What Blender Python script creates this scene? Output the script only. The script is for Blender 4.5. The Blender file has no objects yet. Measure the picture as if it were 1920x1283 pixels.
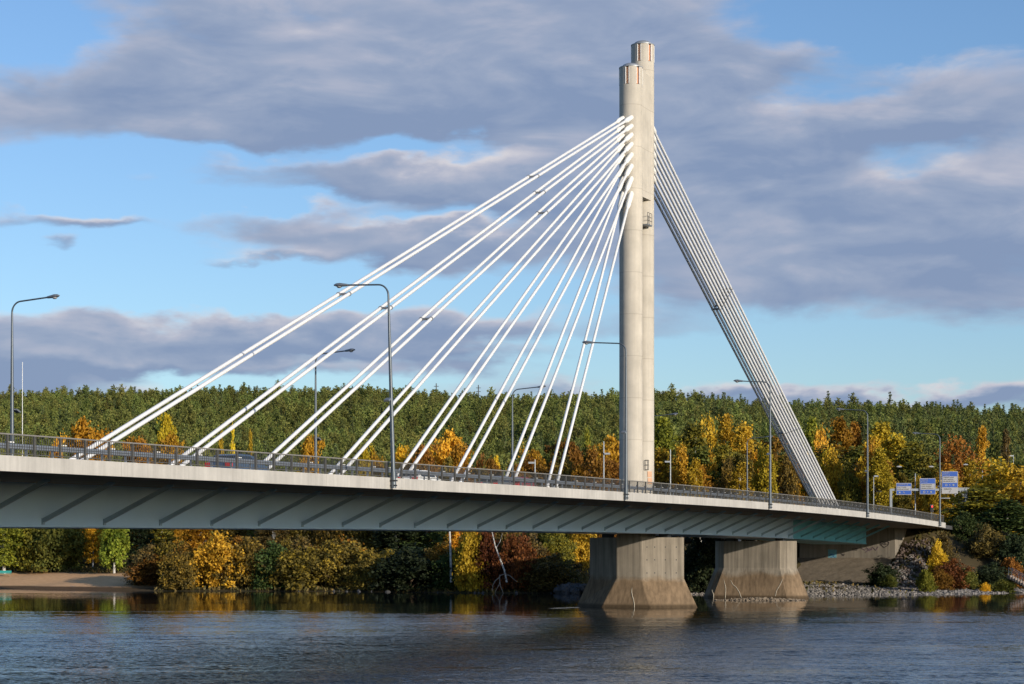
import bpy, math, random
import numpy as np
from mathutils import Vector, Matrix

SC = bpy.context.scene
COL = SC.collection
random.seed(7)
RNG = np.random.default_rng(11)

# ------------------------------------------------------------------ camera frame / bridge frame
F = 3800.0; CX = 960.0; HY = 1030.0; H = 5.55
TH = math.atan((2605 - CX) / F)
S, K = math.sin(TH), math.cos(TH)

def P(x, y, Z):
    return Vector(((x - CX) / F * Z, Z, H + (HY - y) / F * Z))

def nt(x, n):
    """depth and station where the sight line through column x meets the line at offset n from the axis origin"""
    Z = n * F / (K * (2605 - x)); a = (x - CX) / F
    return Z, Z * (S * a + K)

def B(t, n, z):
    return Vector((t * S - n * K, t * K + n * S, z))

U3 = Vector((S, K, 0)); N3 = Vector((-K, S, 0)); Z3 = Vector((0, 0, 1))
NE = 53.7; NF = 79.2; NM = 66.45

_px = [(0, 854.5), (240, 866), (480, 880), (600, 888.7), (840, 902.5), (960, 910), (1060, 916), (1300, 931),
       (1440, 942), (1480, 946), (1623, 960), (1770, 980)]
_tt, _zz = [], []
for x, y in _px:
    Zd, td = nt(x, NE); _tt.append(td); _zz.append(H + (HY - y) / F * Zd)
_cf = np.polyfit(np.array(_tt) / 100, _zz, 3)
def ztop(t):
    if t < 70:
        d = (np.polyval(_cf, .72) - np.polyval(_cf, .70)) / 2
        return float(np.polyval(_cf, .70) + d * (t - 70))
    if t > 268:
        return float(np.polyval(_cf, 2.68)) - .018 * (t - 268)
    return float(np.polyval(_cf, t / 100))

# ------------------------------------------------------------------ mesh builder
class MB:
    def __init__(s): s.v = []; s.f = []; s.m = []; s.mi = 0
    def add(s, vs, fs):
        b = len(s.v); s.v += [tuple(p) for p in vs]
        for f in fs: s.f.append(tuple(i + b for i in f)); s.m.append(s.mi)
    def obox(s, c, ax, ay, az, hx, hy, hz):
        c = Vector(c); vs = []
        for i in (-1, 1):
            for j in (-1, 1):
                for k in (-1, 1): vs.append(c + ax * (hx * i) + ay * (hy * j) + az * (hz * k))
        s.add(vs, [(0, 1, 3, 2), (4, 6, 7, 5), (0, 4, 5, 1), (2, 3, 7, 6), (0, 2, 6, 4), (1, 5, 7, 3)])
    def box(s, x0, y0, z0, x1, y1, z1):
        s.obox(((x0 + x1) / 2, (y0 + y1) / 2, (z0 + z1) / 2), Vector((1, 0, 0)), Vector((0, 1, 0)), Z3, (x1 - x0) / 2, (y1 - y0) / 2, (z1 - z0) / 2)
    def tube(s, pts, rad, seg=10, caps=True):
        pts = [Vector(p) for p in pts]; n = len(pts)
        if not hasattr(rad, '__len__'): rad = [rad] * n
        rings = []; prev = None
        for i, p in enumerate(pts):
            d = (pts[min(i + 1, n - 1)] - pts[max(i - 1, 0)]).normalized()
            if prev is None:
                a = d.cross(Z3)
                if a.length < .05: a = d.cross(Vector((1, 0, 0)))
                a.normalize()
            else:
                a = (prev - d * prev.dot(d)).normalized()
            prev = a; b = d.cross(a)
            rings.append([p + (a * math.cos(2 * math.pi * j / seg) + b * math.sin(2 * math.pi * j / seg)) * rad[i] for j in range(seg)])
        vs = [q for r in rings for q in r]; fs = []
        for i in range(n - 1):
            for j in range(seg):
                k = (j + 1) % seg
                fs.append((i * seg + j, i * seg + k, (i + 1) * seg + k, (i + 1) * seg + j))
        if caps:
            fs.append(tuple(range(seg))[::-1]); fs.append(tuple((n - 1) * seg + j for j in range(seg)))
        s.add(vs, fs)
    def loft(s, rings, caps=True, closed=True):
        m = len(rings[0]); vs = [q for r in rings for q in r]; fs = []
        for i in range(len(rings) - 1):
            for j in range(m if closed else m - 1):
                k = (j + 1) % m
                fs.append((i * m + j, i * m + k, (i + 1) * m + k, (i + 1) * m + j))
        if caps:
            fs.append(tuple(range(m))[::-1]); fs.append(tuple((len(rings) - 1) * m + j for j in range(m)))
        s.add(vs, fs)
    def build(s, name, mats, parent=None, smooth=False, base=None):
        off = Vector((0, 0, 0))
        if base is not None: off = Vector(base)
        elif parent is not None: off = parent.matrix_world.translation if parent.type != 'EMPTY' else Vector(parent.location)
        if parent is not None and parent.get('_off') is not None: off = Vector(parent['_off'])
        me = bpy.data.meshes.new(name)
        me.from_pydata([(v[0] - off.x, v[1] - off.y, v[2] - off.z) for v in s.v], [], s.f)
        if not isinstance(mats, (list, tuple)): mats = [mats]
        for m in mats: me.materials.append(m)
        if len(mats) > 1: me.polygons.foreach_set('material_index', s.m)
        if smooth:
            me.polygons.foreach_set('use_smooth', [True] * len(me.polygons))
            try: me.set_sharp_from_angle(angle=math.radians(38))
            except Exception: pass
        import bmesh as _b
        bm = _b.new(); bm.from_mesh(me); _b.ops.recalc_face_normals(bm, faces=bm.faces); bm.to_mesh(me); bm.free()
        me.update()
        o = bpy.data.objects.new(name, me); COL.objects.link(o)
        if parent is not None: o.parent = parent
        elif base is not None: o.location = off
        return o

def tag(o, label=None, cat=None, group=None, kind=None):
    if label: o['label'] = label
    if cat: o['category'] = cat
    if group: o['group'] = group
    if kind: o['kind'] = kind
    return o

def empty(name, loc, label, cat, group=None, rz=0.0):
    o = bpy.data.objects.new(name, None); COL.objects.link(o)
    o.location = loc; o.rotation_euler = (0, 0, rz); o.empty_display_size = .5
    return tag(o, label, cat, group)

def copy_tree(o, kids, parent=None):
    c = o.copy(); COL.objects.link(c)
    if parent is not None: c.parent = parent
    for ch in kids.get(o.name, []): copy_tree(ch, kids, c)
    return c

def kidmap():
    d = {}
    for o in bpy.data.objects:
        if o.parent is not None: d.setdefault(o.parent.name, []).append(o)
    return d

# ------------------------------------------------------------------ materials
def newmat(name):
    m = bpy.data.materials.new(name); m.use_nodes = True
    nt_ = m.node_tree
    return m, nt_, nt_.nodes['Principled BSDF']

def N(nt_, typ, **kw):
    n = nt_.nodes.new(typ)
    for k, v in kw.items():
        if k == 'inp':
            for a, b in v.items(): n.inputs[a].default_value = b
        else: setattr(n, k, v)
    return n

def L(nt_, a, b): nt_.links.new(a, b)

def ramp(nt_, stops, interp='LINEAR'):
    r = N(nt_, 'ShaderNodeValToRGB'); cr = r.color_ramp; cr.interpolation = interp
    while len(cr.elements) < len(stops): cr.elements.new(.5)
    for e, (p, c) in zip(cr.elements, stops):
        e.position = p; e.color = (c[0], c[1], c[2], 1) if hasattr(c, '__len__') else (c, c, c, 1)
    return r

def simple(name, col, rough=.6, metal=0.0, var=.12, scale=1.5, bump=0.0, spec=.5):
    m, t, b = newmat(name)
    tc = N(t, 'ShaderNodeTexCoord'); no = N(t, 'ShaderNodeTexNoise', inp={'Scale': scale, 'Detail': 5.0, 'Roughness': .6})
    L(t, tc.outputs['Object'], no.inputs['Vector'])
    r = ramp(t, [(.25, [c * (1 - var) for c in col]), (.75, [min(1, c * (1 + var)) for c in col])])
    L(t, no.outputs['Fac'], r.inputs['Fac']); L(t, r.outputs['Color'], b.inputs['Base Color'])
    b.inputs['Roughness'].default_value = rough; b.inputs['Metallic'].default_value = metal
    b.inputs['Specular IOR Level'].default_value = spec
    if bump:
        n2 = N(t, 'ShaderNodeTexNoise', inp={'Scale': scale * 8, 'Detail': 6.0}); L(t, tc.outputs['Object'], n2.inputs['Vector'])
        bp = N(t, 'ShaderNodeBump', inp={'Strength': .6, 'Distance': bump}); L(t, n2.outputs['Fac'], bp.inputs['Height'])
        L(t, bp.outputs['Normal'], b.inputs['Normal'])
    return m

def concrete(name, col, joint=0.0, jphase=0.0, stain=None, streak=.25, seams=0.0):
    """weathered concrete: mottling, vertical rain streaks, optional pour joints every `joint` m, optional tide stain below a height"""
    m, t, b = newmat(name)
    geo = N(t, 'ShaderNodeNewGeometry'); pos = geo.outputs['Position']
    sep = N(t, 'ShaderNodeSeparateXYZ'); L(t, pos, sep.inputs[0])
    n1 = N(t, 'ShaderNodeTexNoise', inp={'Scale': .55, 'Detail': 6.0, 'Roughness': .62}); L(t, pos, n1.inputs['Vector'])
    mp = N(t, 'ShaderNodeMapping'); mp.inputs['Scale'].default_value = (3.2, 3.2, .12); L(t, pos, mp.inputs['Vector'])
    n2 = N(t, 'ShaderNodeTexNoise', inp={'Scale': 1.0, 'Detail': 5.0, 'Roughness': .65}); L(t, mp.outputs[0], n2.inputs['Vector'])
    r1 = ramp(t, [(.3, [c * .86 for c in col]), (.7, [min(1, c * 1.1) for c in col])]); L(t, n1.outputs['Fac'], r1.inputs['Fac'])
    r2 = ramp(t, [(.3, 1 - streak), (.62, 1.0)]); L(t, n2.outputs['Fac'], r2.inputs['Fac'])
    mx = N(t, 'ShaderNodeMix', data_type='RGBA', blend_type='MULTIPLY'); mx.inputs[0].default_value = 1
    L(t, r1.outputs['Color'], mx.inputs[6]); L(t, r2.outputs['Color'], mx.inputs[7])
    cur = mx.outputs[2]
    if stain:
        zt, width, scol = stain
        nz = N(t, 'ShaderNodeMath', operation='MULTIPLY_ADD'); nz.inputs[1].default_value = 1.6; L(t, n1.outputs['Fac'], nz.inputs[0]); L(t, sep.outputs['Z'], nz.inputs[2])
        mr = N(t, 'ShaderNodeMapRange'); mr.inputs['From Min'].default_value = zt + .8 - width; mr.inputs['From Max'].default_value = zt + .8 + width
        mr.inputs['To Min'].default_value = .85; mr.inputs['To Max'].default_value = 0
        L(t, nz.outputs[0], mr.inputs['Value'])
        ms = N(t, 'ShaderNodeMix', data_type='RGBA', blend_type='MULTIPLY'); L(t, mr.outputs[0], ms.inputs[0]); L(t, cur, ms.inputs[6])
        ms.inputs[7].default_value = (*scol, 1); cur = ms.outputs[2]
    if stain:
        wl = N(t, 'ShaderNodeMapRange'); wl.inputs['From Min'].default_value = .10; wl.inputs['From Max'].default_value = .34; wl.inputs['To Min'].default_value = .8; wl.inputs['To Max'].default_value = 0
        wz = N(t, 'ShaderNodeMath', operation='MULTIPLY_ADD'); wz.inputs[1].default_value = -.16; L(t, n2.outputs['Fac'], wz.inputs[0]); L(t, sep.outputs['Z'], wz.inputs[2]); L(t, wz.outputs[0], wl.inputs['Value'])
        mw = N(t, 'ShaderNodeMix', data_type='RGBA', blend_type='MULTIPLY'); L(t, wl.outputs[0], mw.inputs[0]); L(t, cur, mw.inputs[6]); mw.inputs[7].default_value = (.22, .21, .17, 1); cur = mw.outputs[2]
    if joint:
        a = N(t, 'ShaderNodeMath', operation='ADD'); a.inputs[1].default_value = -jphase + 100 * joint; L(t, sep.outputs['Z'], a.inputs[0])
        mo = N(t, 'ShaderNodeMath', operation='MODULO'); mo.inputs[1].default_value = joint; L(t, a.outputs[0], mo.inputs[0])
        lt = N(t, 'ShaderNodeMath', operation='LESS_THAN'); lt.inputs[1].default_value = .075; L(t, mo.outputs[0], lt.inputs[0])
        mj = N(t, 'ShaderNodeMix', data_type='RGBA', blend_type='MULTIPLY'); L(t, lt.outputs[0], mj.inputs[0]); L(t, cur, mj.inputs[6])
        mj.inputs[7].default_value = (.82, .81, .80, 1); cur = mj.outputs[2]
    if seams:
        dt = N(t, 'ShaderNodeVectorMath', operation='DOT_PRODUCT'); dt.inputs[1].default_value = (S, K, 0); L(t, pos, dt.inputs[0])
        mo = N(t, 'ShaderNodeMath', operation='MODULO'); mo.inputs[1].default_value = seams; L(t, dt.outputs['Value'], mo.inputs[0])
        lt = N(t, 'ShaderNodeMath', operation='LESS_THAN'); lt.inputs[1].default_value = .05; L(t, mo.outputs[0], lt.inputs[0])
        mj = N(t, 'ShaderNodeMix', data_type='RGBA', blend_type='MULTIPLY'); L(t, lt.outputs[0], mj.inputs[0]); L(t, cur, mj.inputs[6])
        mj.inputs[7].default_value = (.8, .79, .77, 1); cur = mj.outputs[2]
    L(t, cur, b.inputs['Base Color']); b.inputs['Roughness'].default_value = .85; b.inputs['Specular IOR Level'].default_value = .25
    n3 = N(t, 'ShaderNodeTexNoise', inp={'Scale': 6.0, 'Detail': 6.0}); L(t, pos, n3.inputs['Vector'])
    bp = N(t, 'ShaderNodeBump', inp={'Strength': .35, 'Distance': .02}); L(t, n3.outputs['Fac'], bp.inputs['Height']); L(t, bp.outputs['Normal'], b.inputs['Normal'])
    return m

def leafmat(name, cols, trans=.25, hv=.05):
    m, t, b = newmat(name)
    at = N(t, 'ShaderNodeAttribute', attribute_name='rnd'); oi = N(t, 'ShaderNodeObjectInfo')
    k = len(cols)
    r = ramp(t, [(i / max(1, k - 1), c) for i, c in enumerate(cols)]); L(t, at.outputs['Fac'], r.inputs['Fac'])
    mr = N(t, 'ShaderNodeMapRange'); mr.inputs['To Min'].default_value = .64; mr.inputs['To Max'].default_value = 1.30; L(t, oi.outputs['Random'], mr.inputs['Value'])
    ad = N(t, 'ShaderNodeMath', operation='MULTIPLY'); ad.inputs[1].default_value = 7.13; L(t, oi.outputs['Random'], ad.inputs[0])
    fr = N(t, 'ShaderNodeMath', operation='FRACT'); L(t, ad.outputs[0], fr.inputs[0])
    mh = N(t, 'ShaderNodeMapRange'); mh.inputs['To Min'].default_value = .5 - hv * .25; mh.inputs['To Max'].default_value = .5 + hv * .25; L(t, fr.outputs[0], mh.inputs['Value'])
    hs = N(t, 'ShaderNodeHueSaturation'); L(t, mh.outputs[0], hs.inputs['Hue']); L(t, mr.outputs[0], hs.inputs['Value']); L(t, r.outputs['Color'], hs.inputs['Color'])
    L(t, hs.outputs['Color'], b.inputs['Base Color']); b.inputs['Roughness'].default_value = .65; b.inputs['Specular IOR Level'].default_value = .2
    if trans:
        tr = N(t, 'ShaderNodeBsdfTranslucent'); L(t, hs.outputs['Color'], tr.inputs['Color'])
        mx = N(t, 'ShaderNodeMixShader'); mx.inputs[0].default_value = trans
        L(t, b.outputs[0], mx.inputs[1]); L(t, tr.outputs[0], mx.inputs[2]); L(t, mx.outputs[0], t.nodes['Material Output'].inputs['Surface'])
    return m

M = {}
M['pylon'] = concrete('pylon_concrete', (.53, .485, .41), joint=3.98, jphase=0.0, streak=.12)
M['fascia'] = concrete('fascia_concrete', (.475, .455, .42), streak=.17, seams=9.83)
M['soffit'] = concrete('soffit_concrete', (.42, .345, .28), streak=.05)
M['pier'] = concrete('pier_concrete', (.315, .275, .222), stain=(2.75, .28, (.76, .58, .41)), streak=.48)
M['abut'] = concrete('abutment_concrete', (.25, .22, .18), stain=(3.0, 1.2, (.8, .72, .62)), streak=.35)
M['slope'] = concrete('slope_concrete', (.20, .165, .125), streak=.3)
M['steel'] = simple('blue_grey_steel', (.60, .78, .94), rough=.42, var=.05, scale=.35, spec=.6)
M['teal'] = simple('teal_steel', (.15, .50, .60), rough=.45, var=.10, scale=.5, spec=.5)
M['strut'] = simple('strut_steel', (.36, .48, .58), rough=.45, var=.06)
M['tealstrut'] = simple('pale_teal_strut', (.20, .42, .48), rough=.5, var=.08)
M['cable'] = simple('white_cable_sheath', (.70, .70, .70), rough=.38, var=.03, scale=.4)
M['clamp'] = simple('grey_clamp', (.26, .27, .28), rough=.5, metal=.3)
M['sleeve'] = simple('white_cable_sleeve', (.80, .79, .75), rough=.4, var=.03)
M['dark'] = simple('dark_metal', (.035, .038, .042), rough=.5, metal=.3)
M['galv'] = simple('galvanised_steel', (.24, .26, .28), rough=.5, metal=.55, var=.2, scale=4)
M['lamp'] = simple('grey_lamp_paint', (.10, .12, .14), rough=.42, metal=.35, var=.12, scale=3)
M['rail'] = simple('railing_steel', (.10, .095, .085), rough=.55, metal=.3, var=.2, scale=3)
M['toprail'] = simple('handrail_steel', (.33, .30, .26), rough=.45, metal=.5, var=.15, scale=2)
M['barrier'] = simple('barrier_steel', (.22, .245, .28), rough=.5, metal=.4, var=.15, scale=3)
M['white'] = simple('white_paint', (.80, .80, .78), rough=.5, var=.04)
M['copper'] = simple('copper_panel', (.62, .30, .16), rough=.4, metal=.2, var=.12, scale=3)
M['rustpanel'] = simple('rust_orange_panel', (.56, .33, .20), rough=.7, var=.15, scale=2)
M['asphalt'] = simple('asphalt', (.05, .05, .052), rough=.9, var=.25, scale=2)
M['signblue'] = simple('sign_blue', (.012, .075, .36), rough=.45, var=.06)
M['signwhite'] = simple('sign_white', (.34, .34, .345), rough=.5, var=.03)
M['signgrey'] = simple('sign_back_aluminium', (.34, .36, .38), rough=.5, metal=.4, var=.08)
M['black'] = simple('black_paint', (.012, .012, .013), rough=.5)
M['rubber'] = simple('tyre_rubber', (.015, .015, .015), rough=.85)
M['glassdark'] = simple('car_glass', (.02, .03, .04), rough=.08, spec=.8)
M['carblue'] = simple('blue_car_paint', (.05, .085, .15), rough=.25, var=.04, spec=.7)
M['carwhite'] = simple('white_car_paint', (.78, .78, .77), rough=.25, var=.02, spec=.7)
M['cargrey'] = simple('grey_car_paint', (.12, .14, .165), rough=.25, var=.04, spec=.7)
M['carred'] = simple('red_car_paint', (.24, .02, .032), rough=.25, var=.04, spec=.7)
M['tail'] = simple('tail_light_red', (.55, .015, .02), rough=.25, var=.1)
M['turquoise'] = simple('turquoise_paint', (.03, .30, .27), rough=.5, var=.15)
M['wood'] = simple('weathered_wood', (.28, .19, .12), rough=.85, var=.3, scale=3)
M['deadwood'] = simple('bleached_dead_wood', (.24, .21, .18), rough=.9, var=.25, scale=4)
M['streak'] = simple('white_mineral_streak', (.50, .45, .37), rough=.9, var=.15, scale=4)
M['stone'] = simple('shore_stone', (.20, .185, .175), rough=.9, var=.6, scale=1.2)
M['boulder'] = simple('grey_boulder', (.065, .064, .066), rough=.9, var=.35, scale=2, bump=.05)
M['gravelisle'] = simple('pale_rubble', (.24, .19, .14), rough=.95, var=.4, scale=3, bump=.08)
M['stairs'] = simple('stair_concrete', (.34, .27, .22), rough=.9, var=.2, scale=3)
M['paintteal'] = simple('teal_wall_paint', (.12, .30, .36), rough=.8, var=.25, scale=4)
M['graffiti'] = simple('dark_spray_paint', (.045, .035, .035), rough=.8)
M['graffitipurple'] = simple('purple_spray_paint', (.16, .11, .14), rough=.8)
def emis(name, col, s):
    m, t, b = newmat(name); b.inputs['Base Color'].default_value = (*col, 1)
    b.inputs['Emission Color'].default_value = (*col, 1); b.inputs['Emission Strength'].default_value = s
    return m
M['redlight'] = emis('red_signal_light', (1, .03, .02), 2.2)

def barkmat(name, white):
    m, t, b = newmat(name)
    tc = N(t, 'ShaderNodeTexCoord'); mp = N(t, 'ShaderNodeMapping'); mp.inputs['Scale'].default_value = (3, 3, 1.2 if white else .5)
    L(t, tc.outputs['Object'], mp.inputs[0])
    n = N(t, 'ShaderNodeTexNoise', inp={'Scale': 2.0, 'Detail': 5.0}); L(t, mp.outputs[0], n.inputs['Vector'])
    r = ramp(t, [(.36, (.05, .045, .04)), (.46, (.50, .48, .44)), (.8, (.62, .60, .56))] if white else [(.3, (.06, .042, .03)), (.7, (.17, .115, .075))])
    L(t, n.outputs['Fac'], r.inputs['Fac']); L(t, r.outputs['Color'], b.inputs['Base Color']); b.inputs['Roughness'].default_value = .9
    return m
M['birchbark'] = barkmat('birch_bark', True); M['bark'] = barkmat('brown_bark', False)

PAL = {
 'orange': [(.50, .24, .016), (.72, .39, .025), (.86, .52, .05)],
 'amber': [(.38, .22, .02), (.62, .37, .028), (.80, .52, .05)],
 'gold': [(.30, .22, .022), (.50, .34, .026), (.68, .46, .035)],
 'yellow': [(.46, .34, .02), (.66, .48, .025), (.80, .60, .045)],
 'goldolive': [(.075, .08, .02), (.16, .15, .024), (.27, .22, .026), (.42, .31, .03)],
 'yellowgreen': [(.13, .15, .025), (.25, .26, .03), (.42, .37, .035)],
 'limegreen': [(.11, .16, .02), (.22, .28, .03), (.34, .35, .04)],
 'olive': [(.065, .08, .018), (.12, .13, .024), (.20, .18, .028)],
 'green': [(.032, .056, .016), (.058, .09, .022), (.095, .12, .028)],
 'darkgreen': [(.018, .03, .014), (.03, .045, .018), (.05, .06, .022)],
 'rust': [(.15, .070, .014), (.26, .12, .018), (.37, .185, .025)],
 'rustorange': [(.24, .115, .014), (.42, .20, .018), (.58, .31, .028)],
 'brown': [(.05, .045, .022), (.11, .085, .03), (.19, .13, .034), (.28, .18, .04)],
 'yellowbrown': [(.055, .048, .018), (.13, .10, .024), (.22, .155, .026), (.40, .27, .03)],
 'red': [(.07, .03, .014), (.16, .048, .016), (.25, .09, .02)],
}
LM = {k: leafmat('leaves_' + k, v) for k, v in PAL.items()}
M['needle'] = leafmat('pine_needles', [(.130, .156, .042), (.185, .202, .048), (.25, .252, .060)], trans=.28, hv=.10)
M['spruce'] = leafmat('spruce_needles', [(.075, .102, .034), (.108, .136, .042), (.15, .17, .05)], trans=.22, hv=.06)
M['grass'] = leafmat('bank_grass', [(.06, .065, .02), (.12, .10, .03), (.20, .14, .04)], trans=.2)

# ------------------------------------------------------------------ terrain
SH = [(-900, 1102.5), (0, 1104), (300, 1108.5), (640, 1109.5), (900, 1112.5), (1050, 1112.5), (1290, 1115), (1510, 1118), (1600, 1116.5), (1750, 1115), (1900, 1112), (2700, 1108)]
_sx = []; _sy = []
for x, y in SH:
    Zs = H * F / (y - HY); _sx.append((x - CX) / F * Zs); _sy.append(Zs)
def Ysh(X): return np.interp(X, _sx, _sy)
SKY = [(-800, 745), (0, 744), (200, 741), (500, 731), (700, 738), (900, 744), (1100, 750), (1300, 755), (1500, 763), (1700, 772), (1920, 780), (2700, 800)]
RY = 950.0
_rx = [(x - CX) / F * RY for x, y in SKY]; _rz = [H + (HY - y) / F * RY - 13.4 for x, y in SKY]
TA = 266.0
def sst(a, b, x):
    q = np.clip((x - a) / (b - a), 0, 1); return q * q * (3 - 2 * q)
def ground(X, Y):
    X = np.asarray(X, float); Y = np.asarray(Y, float)
    d = Y - Ysh(X)
    rt = sst(5, 30, X)
    lo = .1 * (1 - rt) + .055 * rt
    z = np.where(d < 0, np.maximum(-3.0, d * .12), np.minimum(d, 20) * lo)
    z = z + np.clip((d - 20) / 25, 0, 1) * (2.2 + 2.2 * rt) + np.clip((d - 45) / 120, 0, 1) * (2.5 + 2.0 * rt)
    rz = np.interp(X, _rx, _rz)
    base = 7.0 + 2 * rt
    q = np.clip((Y - 470) / (RY - 470), 0, 1)
    z = z + (rz - base) * (q ** .92) * (Y > 470)
    z = np.where(Y > RY, z - (Y - RY) * .02, z)
    # road embankment behind the abutment
    t = X * S + Y * K; n = -X * K + Y * S
    NQ0 = 60.3; NQ1 = 2 * NM - NQ0
    side = np.minimum(8.6, 7.2 + .45 * (t - TA - 6)) - .55 * np.maximum(57.2 - n, 0)
    side2 = np.minimum(8.6, 7.2 + .45 * (t - TA - 6)) - .55 * np.maximum(n - 76, 0)
    e = np.where(n < NQ0, side, np.where(n > NQ1, side2, np.where(t < TA + 2.5, 3.9 - np.maximum(TA - t, 0) * .575, np.clip(3.9 + (t - TA - 2.5) * 1.15, 3.9, 8.6))))
    e = e - .018 * np.clip(t - TA - 8, 0, 400)
    e = np.where(t > TA + 140, -5, e)
    z = np.where(Y < 470, np.where((n > NQ0) & (n < NQ1) & (t < TA + 2.5) & (t > TA - 8), np.maximum(np.minimum(z, 1.0), e), np.maximum(z, e)), z)
    # near bank, behind the camera
    z = np.where(Y < 2, np.minimum((2 - Y) * .35, 3.6) - .4, np.where(Y < 30, np.maximum(-3, .0 - (Y - 2) * .3 - .4), z))
    return z
def gz(X, Y): return float(ground(X, Y))

xs = np.unique(np.concatenate([np.linspace(-4000, -260, 40), np.arange(-260, 12, 3.0), np.arange(12, 76, 1.25), np.arange(76, 300, 3.0), np.linspace(300, 4000, 40)]))
ys = np.unique(np.concatenate([np.linspace(-600, -20, 20), np.arange(-20, 36, 2.5), np.arange(36, 225, 12.0), np.arange(225, 300, 1.25), np.arange(300, 400, 2.5), np.arange(400, 1000, 12.0), np.linspace(1000, 6000, 40)]))
GX, GY = np.meshgrid(xs, ys)
GZ = ground(GX, GY)
GZ = GZ + np.where((GY > 250) & (GZ > .3), .18 * np.sin(GX * .31 + GY * .13) * np.sin(GY * .37 - GX * .11), 0)
nx, ny = len(xs), len(ys)
me = bpy.data.meshes.new('ground')
idx = np.arange(nx * ny).reshape(ny, nx)
faces = np.stack([idx[:-1, :-1], idx[:-1, 1:], idx[1:, 1:], idx[1:, :-1]], -1).reshape(-1, 4)
me.from_pydata(np.stack([GX, GY, GZ], -1).reshape(-1, 3).tolist(), [], faces.tolist())
me.polygons.foreach_set('use_smooth', [True] * len(me.polygons))
g = bpy.data.objects.new('ground', me); COL.objects.link(g); tag(g, 'far river bank with sandy beach and wooded hill', 'ground', kind='structure')
m, t, b = newmat('ground_soil')
geo = N(t, 'ShaderNodeNewGeometry'); sep = N(t, 'ShaderNodeSeparateXYZ'); L(t, geo.outputs['Position'], sep.inputs[0])
n1 = N(t, 'ShaderNodeTexNoise', inp={'Scale': .12, 'Detail': 8.0, 'Roughness': .65}); L(t, geo.outputs['Position'], n1.inputs['Vector'])
n2 = N(t, 'ShaderNodeTexNoise', inp={'Scale': 1.3, 'Detail': 6.0, 'Roughness': .7}); L(t, geo.outputs['Position'], n2.inputs['Vector'])
soil = ramp(t, [(.3, (.035, .03, .018)), (.5, (.075, .058, .03)), (.7, (.05, .055, .022))]); L(t, n1.outputs['Fac'], soil.inputs['Fac'])
sand = ramp(t, [(.3, (.60, .345, .165)), (.7, (.76, .465, .245))]); L(t, n2.outputs['Fac'], sand.inputs['Fac'])
wet = N(t, 'ShaderNodeMapRange'); wet.inputs['From Min'].default_value = .30; wet.inputs['From Max'].default_value = .44; wet.inputs['To Min'].default_value = .20; L(t, sep.outputs['Z'], wet.inputs['Value'])
sm = N(t, 'ShaderNodeMix', data_type='RGBA', blend_type='MULTIPLY'); sm.inputs[0].default_value = 1; L(t, sand.outputs['Color'], sm.inputs[6]); L(t, wet.outputs[0], sm.inputs[7])
def cl(v, a, b_, inv=False):
    mr = N(t, 'ShaderNodeMapRange'); mr.inputs['From Min'].default_value = a; mr.inputs['From Max'].default_value = b_
    if inv: mr.inputs['To Min'].default_value = 1; mr.inputs['To Max'].default_value = 0
    L(t, v, mr.inputs['Value']); return mr.outputs[0]
zz = N(t, 'ShaderNodeMath', operation='MULTIPLY_ADD'); zz.inputs[1].default_value = .5; L(t, n2.outputs['Fac'], zz.inputs[0]); L(t, sep.outputs['Z'], zz.inputs[2])
a1 = cl(zz.outputs[0], 2.15, 2.45, True); a2 = cl(sep.outputs['X'], -56, -46, True); a3 = cl(sep.outputs['Y'], 60, 100)
q1 = N(t, 'ShaderNodeMath', operation='MULTIPLY'); L(t, a1, q1.inputs[0]); L(t, a2, q1.inputs[1])
q2 = N(t, 'ShaderNodeMath', operation='MULTIPLY'); L(t, q1.outputs[0], q2.inputs[0]); L(t, a3, q2.inputs[1])
mx = N(t, 'ShaderNodeMix', data_type='RGBA'); L(t, q2.outputs[0], mx.inputs[0]); L(t, soil.outputs['Color'], mx.inputs[6]); L(t, sm.outputs[2], mx.inputs[7])
L(t, mx.outputs[2], b.inputs['Base Color']); b.inputs['Roughness'].default_value = .95; b.inputs['Specular IOR Level'].default_value = .1
bp = N(t, 'ShaderNodeBump', inp={'Strength': .7, 'Distance': .12}); L(t, n2.outputs['Fac'], bp.inputs['Height']); L(t, bp.outputs['Normal'], b.inputs['Normal'])
me.materials.append(m)

# ------------------------------------------------------------------ water
m, t, b = newmat('river_water')
b.inputs['Base Color'].default_value = (.010, .014, .016, 1); b.inputs['IOR'].default_value = 1.333; b.inputs['Roughness'].default_value = .03
geo = N(t, 'ShaderNodeNewGeometry'); sep = N(t, 'ShaderNodeSeparateXYZ'); L(t, geo.outputs['Position'], sep.inputs[0])
def wn(scale, det, rough=.55, dist=0.0, col=False, rot=.12):
    mp = N(t, 'ShaderNodeMapping'); mp.inputs['Scale'].default_value = scale; mp.inputs['Rotation'].default_value = (0, 0, rot); L(t, geo.outputs['Position'], mp.inputs[0])
    n = N(t, 'ShaderNodeTexNoise', inp={'Scale': 1.0, 'Detail': det, 'Roughness': rough, 'Distortion': dist}); L(t, mp.outputs[0], n.inputs['Vector']); return n.outputs['Color'] if col else n.outputs['Fac']
def mth(op, a, bb, c=None):
    n = N(t, 'ShaderNodeMath', operation=op)
    for i, q in enumerate((a, bb, c)):
        if q is None: continue
        if isinstance(q, (int, float)): n.inputs[i].default_value = q
        else: L(t, q, n.inputs[i])
    return n.outputs[0]
def vm(op, a, bb):
    n = N(t, 'ShaderNodeVectorMath', operation=op)
    for i, q in enumerate((a, bb)):
        if isinstance(q, tuple): n.inputs[i].default_value = q
        elif op == 'SCALE' and i == 1:
            if isinstance(q, (int, float)): n.inputs['Scale'].default_value = q
            else: L(t, q, n.inputs['Scale'])
        else: L(t, q, n.inputs[i])
    return n.outputs[0]
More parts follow.
